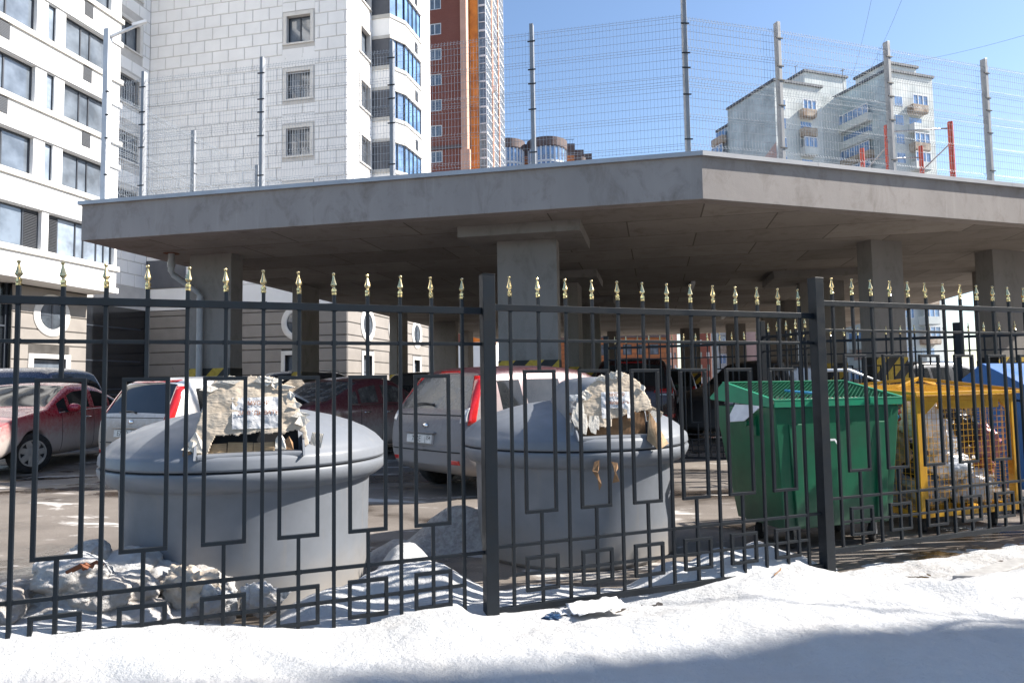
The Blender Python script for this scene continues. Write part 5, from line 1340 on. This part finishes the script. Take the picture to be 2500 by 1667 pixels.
    if sp.get('plate'):
        z, txt, dy = sp['plate']; l_, n2 = hit((1,0,0), dy, z)
        if l_ is not None:
            Mp = T(l_.x-.030, dy, z) @ RZ(-pi/2) @ Matrix.Rotation(radians(-6), 4, 'X')
            k = MB(); k.M = Mp; k.box(-.26,.26,-.004,.030,-.056,.056); po = k.build('number_plate', MT['plate'], root, bevel=.003)
            k = MB(); k.M = Mp; k.box(.125,.129,-.0055,-.004,-.05,.05)
            for a in ((-.255,.255,.049,.052),(-.255,.255,-.052,-.049)): k.box(a[0],a[1],-.0055,-.004,a[2],a[3])
            k.build('plate_border', MT['plate_ink'], po)
            text_mesh(txt[0], .098, Mp @ T(-.065,-.0055,-.004) @ RX90, MT['plate_ink'], po, sx=.86)
            text_mesh(txt[1], .070, Mp @ T(.192,-.0055,.014) @ RX90, MT['plate_ink'], po, sx=.9)
            k = MB(); k.box(l_.x-.035, l_.x+.02, dy-.30, dy+.30, z+.066, z+.085); k.build('plate_lamp', sp['paint'], root, bevel=.006)
    if sp.get('wiper'):
        z, y0, y1 = sp['wiper']; pts = []
        for i in range(9):
            y = y0+(y1-y0)*i/8; l_, n2 = hit((1,0,0), y, z+.02*sin(pi*i/8))
            if l_ is not None: pts.append(l_+n2*.02)
        if len(pts) > 2: k = MB(); k.tube(pts, [.016]+[.010]*(len(pts)-1), 8); k.build('rear_wiper', MT['black_plastic'], root, smooth=True)
    if sp.get('badge'):
        y, z = sp['badge']; l_, n2 = hit((1,0,0), y, z)
        if l_ is not None:
            k = MB(); k.M = T(l_.x-.004, y, z) @ RZ(pi/2); k.lathe([(.001,.014),(.05,.010),(.062,.0)], 28, axis='y'); 
            k.v = [Vector((p.x, y+(p.y-y)*1.0, z+(p.z-z)*.52)) for p in k.v]; k.build('badge', MT['chrome'], root, smooth=True)
    if sp.get('rack'):
        k = MB(); z = H+.07
        for s in (1, -1):
            k.tube([(.9,s*.52,H-.02),(1.0,s*.52,z),(2.4,s*.52,z),(2.5,s*.52,H-.02)], .016, 8)
        for x in (1.2, 2.2): k.beam((x,-.62,z+.03),(x,.62,z+.03),.05,.02)
        k.build('roof_rack', MT['steel'], root, smooth=False)
    if sp.get('antenna'):
        x, y = sp['antenna']; k = MB(); k.tube([(x,y,H-.03),(x-.16,y,H+.16)], .004, 6); k.build('antenna', MT['black_plastic'], root)
    return root

def spec(kind, **kw):
    if kind == 'mpv':
        s = dict(L=4.37, W=1.83, H=1.60, xw=(.82,3.46), top=[(0,.60),(.035,.93),(.10,1.0),(.22,1.20),(.42,1.50),(.60,1.565),(1.2,1.595),(1.9,1.60),(2.35,1.555),(2.8,1.33),(3.25,1.06),(4.0,.92),(4.25,.78),(4.37,.60)],
                 belt=[(0,.96),(.6,.98),(2.8,.94),(3.4,.93),(4.37,.85)], rear=(.12,.43), front=(2.36,3.22), side=((.60,.98),(1.06,1.76),(1.84,2.60),(2.66,2.98)), seams=(1.02,1.85,2.85), handles=(1.10,1.98), mirror=2.80,
                 plate=(.70,(' 78СЕ','154'),.06), wiper=(1.10,-.05,.38), badge=(.0,.86))
    elif kind == 'hatch':
        s = dict(L=4.08, W=1.70, H=1.545, xw=(.68,3.24), top=[(0,.60),(.03,.92),(.09,.97),(.20,1.18),(.36,1.46),(.52,1.52),(1.2,1.545),(1.8,1.54),(2.15,1.49),(2.55,1.29),(3.0,1.03),(3.7,.90),(3.98,.76),(4.08,.60)],
                 belt=[(0,.95),(.6,.97),(2.6,.91),(3.2,.90),(4.08,.82)], rear=(.10,.36), front=(2.16,2.98), side=((.55,.92),(1.0,1.62),(1.70,2.42),(2.48,2.76)), seams=(.96,1.70,2.66), handles=(1.02,1.82), mirror=2.62, plate=(.74,('Е795О','54'),.03), wiper=(1.02,-.05,.33), badge=(.0,.90))
    elif kind == 'sedan':
        s = dict(L=4.80, W=1.82, H=1.47, xw=(1.02,3.82), wr=.325, top=[(0,.62),(.04,.90),(.15,1.0),(.70,1.03),(1.05,1.16),(1.62,1.40),(1.9,1.45),(2.2,1.47),(2.55,1.44),(2.95,1.25),(3.38,1.03),(4.2,.90),(4.65,.76),(4.80,.58)],
                 belt=[(0,.93),(.8,.985),(2.8,.93),(3.7,.90),(4.8,.80)], rear=(.74,1.58), front=(2.57,3.36), side=((1.12,1.36),(1.42,1.98),(2.06,2.78),(2.84,3.12)), seams=(1.40,2.02,3.06), handles=(1.48,2.14), mirror=2.90, chrome_belt=True)
    else:
        s = dict(L=4.75, W=1.92, H=1.85, xw=(.92,3.72), wr=.37, top=[(0,.70),(.03,1.05),(.09,1.12),(.18,1.40),(.32,1.73),(.5,1.81),(1.2,1.85),(2.2,1.85),(2.5,1.80),(2.85,1.55),(3.25,1.24),(4.2,1.10),(4.6,1.0),(4.75,.72)],
                 belt=[(0,1.10),(.6,1.13),(2.8,1.10),(3.5,1.08),(4.75,1.0)], rear=(.10,.33), front=(2.52,3.22), side=((.50,1.0),(1.10,1.75),(1.85,2.65),(2.72,2.98)), seams=(1.05,1.90,2.95), handles=(1.15,2.05), mirror=2.9)
    s.update(kw); return s
def hdg(az): a = radians(az); return (sin(a), cos(a))
DUST = (.36,.335,.31)
make_car('maroon people carrier with dusty grey tail behind the middle fence post', (-1.12,8.50), hdg(47), spec('mpv', W=1.74, L=4.0, xw=(.82,3.18), top=[(0,.60),(.035,.93),(.10,1.0),(.22,1.20),(.42,1.50),(.60,1.565),(1.2,1.595),(1.9,1.60),(2.35,1.555),(2.8,1.33),(3.2,1.06),(3.65,.93),(3.88,.80),(4.0,.60)], belt=[(0,.96),(.6,.98),(2.8,.94),(3.2,.93),(4.0,.85)], paint=paint('maroon_grey_dirt', (.055,.009,.016), (.235,.222,.218), .80, 1.30, .93, .25, .34, .30), rglass='car_glass_dirty', spokes=5,
     patches=[('tail_lamp', 'corner', [(-.01,.88),(.085,.88),(.19,1.46),(.09,1.46)], 'tail', .05), ('lamp_lens', 'rear', [(.66,.90),(.76,.92),(.73,1.08),(.66,1.06)], 'clear', 0), ('reflector', 'rear', [(.50,.42),(.68,.42),(.68,.47),(.50,.47)], 'tail', 0)],
     single=[('brake_lamp', 'rear', [(-.22,1.50),(.22,1.50),(.22,1.53),(-.22,1.53)], 'tail'), ('bumper_line', 'rear', [(-.80,.555),(.80,.555),(.80,.568),(-.80,.568)], 'dark'), ('tailgate_line', 'rear', [(-.70,.985),(.70,.985),(.70,.995),(-.70,.995)], 'dark')]))
make_car('white hatchback with tall red tail lamps and a dirty tailgate behind the left grey bin', (-5.48,9.75), hdg(27), spec('hatch', paint=paint('white_dirt', (.78,.78,.78), (.38,.315,.26), .80, 1.40, .97, .05, .3, .10), antenna=(1.0,.2), handle_mat=MT['white_metal'],
     patches=[('tail_lamp', 'corner', [(-.06,.92),(.07,.92),(.20,1.40),(.09,1.40)], 'tail', .04), ('reflector', 'rear', [(.58,.44),(.72,.44),(.72,.50),(.58,.50)], 'tail', 0)],
     single=[('roof_spoiler', 'rear', [(-.52,1.455),(.52,1.455),(.52,1.49),(-.52,1.49)], 'tail'), ('bumper_line', 'rear', [(-.74,.60),(.74,.60),(.74,.612),(-.74,.612)], 'dark'), ('tailgate_line', 'rear', [(-.66,.955),(.66,.955),(.66,.962),(-.66,.962)], 'dark')]))
make_car('red saloon crusted with pale road dirt, seen from its front wheel at the left edge', (-9.17,15.25), (.07,-.997), spec('sedan', paint=paint('red_dirt', (.42,.008,.03), (.52,.47,.43), .55, .98, .96, .15, .25, .16), steer=-.50, spokes=7, H=1.53, wr=.335, top=[(0,.66),(.04,.96),(.15,1.06),(.70,1.08),(1.05,1.20),(1.62,1.46),(1.9,1.51),(2.2,1.53),(2.55,1.49),(2.95,1.30),(3.38,1.07),(4.2,.94),(4.65,.79),(4.80,.58)], belt=[(0,.97),(.8,1.03),(2.8,.98),(3.5,.94),(4.8,.83)],
     patches=[('headlamp', 'front', [(.52,.66),(.80,.68),(.80,.80),(.55,.78)], 'clear', 0)], single=[('grille', 'front', [(-.42,.50),(.42,.50),(.42,.66),(-.42,.66)], 'black_plastic')]))
make_car('maroon saloon with chrome window strip half in deep shade behind the left grey bin', (-4.20,11.65), hdg(27), spec('sedan', H=1.55, top=[(0,.64),(.04,.94),(.15,1.06),(.55,1.09),(.9,1.20),(1.55,1.46),(1.9,1.53),(2.2,1.55),(2.55,1.51),(2.95,1.31),(3.38,1.08),(4.2,.95),(4.65,.80),(4.80,.60)], belt=[(0,.98),(.8,1.03),(2.8,.98),(3.7,.95),(4.8,.85)],
     rear=(.60,1.52), glass='car_glass_dirty', rglass='car_glass_dirty', paint=paint('maroon_dirt', (.14,.015,.03), (.44,.40,.37), .55, 1.02, .95, .3, .28, .25), patches=[('tail_lamp', 'rear', [(.50,.80),(.84,.80),(.84,.95),(.55,.95)], 'tail', 0)]))
make_car('dark grey hatchback with a broad roof spoiler in shade, left of the people carrier', (-2.75,17.2), hdg(24), spec('suv', H=1.72, paint=paint('dark_grey_paint', (.035,.035,.038), DUST, .4, .9, .35, .3, .3, .15), top=[(0,.70),(.03,1.0),(.09,1.05),(.25,1.32),(.48,1.62),(.6,1.69),(1.2,1.72),(2.2,1.72),(2.7,1.66),(3.1,1.42),(3.5,1.15),(4.2,1.05),(4.6,.95),(4.75,.72)], belt=[(0,1.03),(.6,1.06),(2.8,1.03),(4.75,.95)], rear=(.10,.48),
     single=[('roof_spoiler', 'rear', [(-.55,1.60),(.55,1.60),(.55,1.66),(-.55,1.66)], 'black_plastic')], antenna=(.7,0), patches=[('tail_lamp', 'rear', [(.60,.85),(.84,.85),(.84,1.0),(.62,1.0)], 'tail', 0)]))
make_car('black off-roader with red tail lamps under the deck behind the right grey bin', (2.62,15.0), hdg(11), spec('suv', L=4.95, W=1.98, H=1.92, xw=(1.05,3.9), paint=paint('black_red_paint', (.035,.006,.008), DUST, .3, .8, .3, .3, .25, .08), top=[(0,.75),(.03,1.10),(.09,1.2),(.20,1.5),(.36,1.80),(.55,1.885),(1.2,1.92),(2.3,1.92),(2.8,1.85),(3.2,1.58),(3.6,1.28),(4.3,1.16),(4.8,1.05),(4.95,.75)], belt=[(0,1.16),(.6,1.19),(2.9,1.15),(4.95,1.05)],
     patches=[('tail_lamp', 'rear', [(.45,1.12),(.92,1.10),(.92,1.22),(.50,1.20)], 'tail', 0), ('lamp_lens', 'rear', [(.52,1.07),(.85,1.06),(.85,1.095),(.52,1.10)], 'clear', 0), ('reflector', 'rear', [(.60,.58),(.90,.58),(.90,.66),(.60,.64)], 'tail', 0)],
     single=[('brake_lamp', 'rear', [(-.25,1.79),(.25,1.79),(.25,1.815),(-.25,1.815)], 'tail')]))
make_car('small distant dark off-roader with a bluish roof beneath the deck', (5.55,24.0), hdg(12), spec('suv', paint=paint('slate_paint', (.04,.05,.06), DUST, .3, .8, .4), patches=[('tail_lamp', 'rear', [(.7,.95),(.9,.95),(.9,1.2),(.75,1.2)], 'tail', 0)]))
make_car('dark brown off-roader facing left under the deck beyond the green container', (7.75,18.4), (-.76,-.65), spec('suv', H=1.9, paint=paint('brown_paint', (.050,.043,.040), (.16,.15,.14), .3, .9, .5, .3, .35), patches=[('headlamp', 'front', [(.6,.86),(.9,.86),(.9,1.0),(.62,1.0)], 'clear', 0)]))
make_car('navy off-roader parked side-on behind the red saloon at the left edge', (-10.15,16.1), (-.985,.17), spec('suv', L=4.95, H=1.92, xw=(1.0,3.9), paint=paint('navy_paint', (.022,.030,.065), DUST, .3, .8, .4, .3, .25), top=[(0,.75),(.03,1.10),(.06,1.2),(.12,1.5),(.22,1.78),(.4,1.88),(1.2,1.92),(2.3,1.92),(2.8,1.85),(3.2,1.58),(3.6,1.28),(4.3,1.16),(4.8,1.05),(4.95,.75)], rear=(.07,.23)))
make_car('dark estate car with a silver roof rack far back, right of the left column', (-7.75,20.3), hdg(60), spec('suv', H=1.78, paint=paint('charcoal_paint', (.04,.04,.045), DUST, .3, .8, .4), rack=True))
make_car('black van-like car far right under the deck behind the second fence', (10.7,20.0), (.96,.28), spec('suv', L=4.9, H=1.95, xw=(1.0,3.85), paint=paint('black_paint', (.014,.016,.02), DUST, .3, .8, .3)))
m_ = MB(); m_.tube([(4.10,9.02,0),(4.10,9.02,1.44),(4.14,9.02,1.47),(4.42,9.0,1.47),(4.46,9.0,1.46),(4.80,8.9,1.30),(4.84,8.88,0)], .022, 10)
tag(m_.build('pipe_rail', MT['white_metal'], smooth=True), 'white bent pipe rail just behind the green container lid', 'rail')
for m_ in [m for m in bpy.data.materials if m.name.startswith('slot')]: bpy.data.materials.remove(m_)
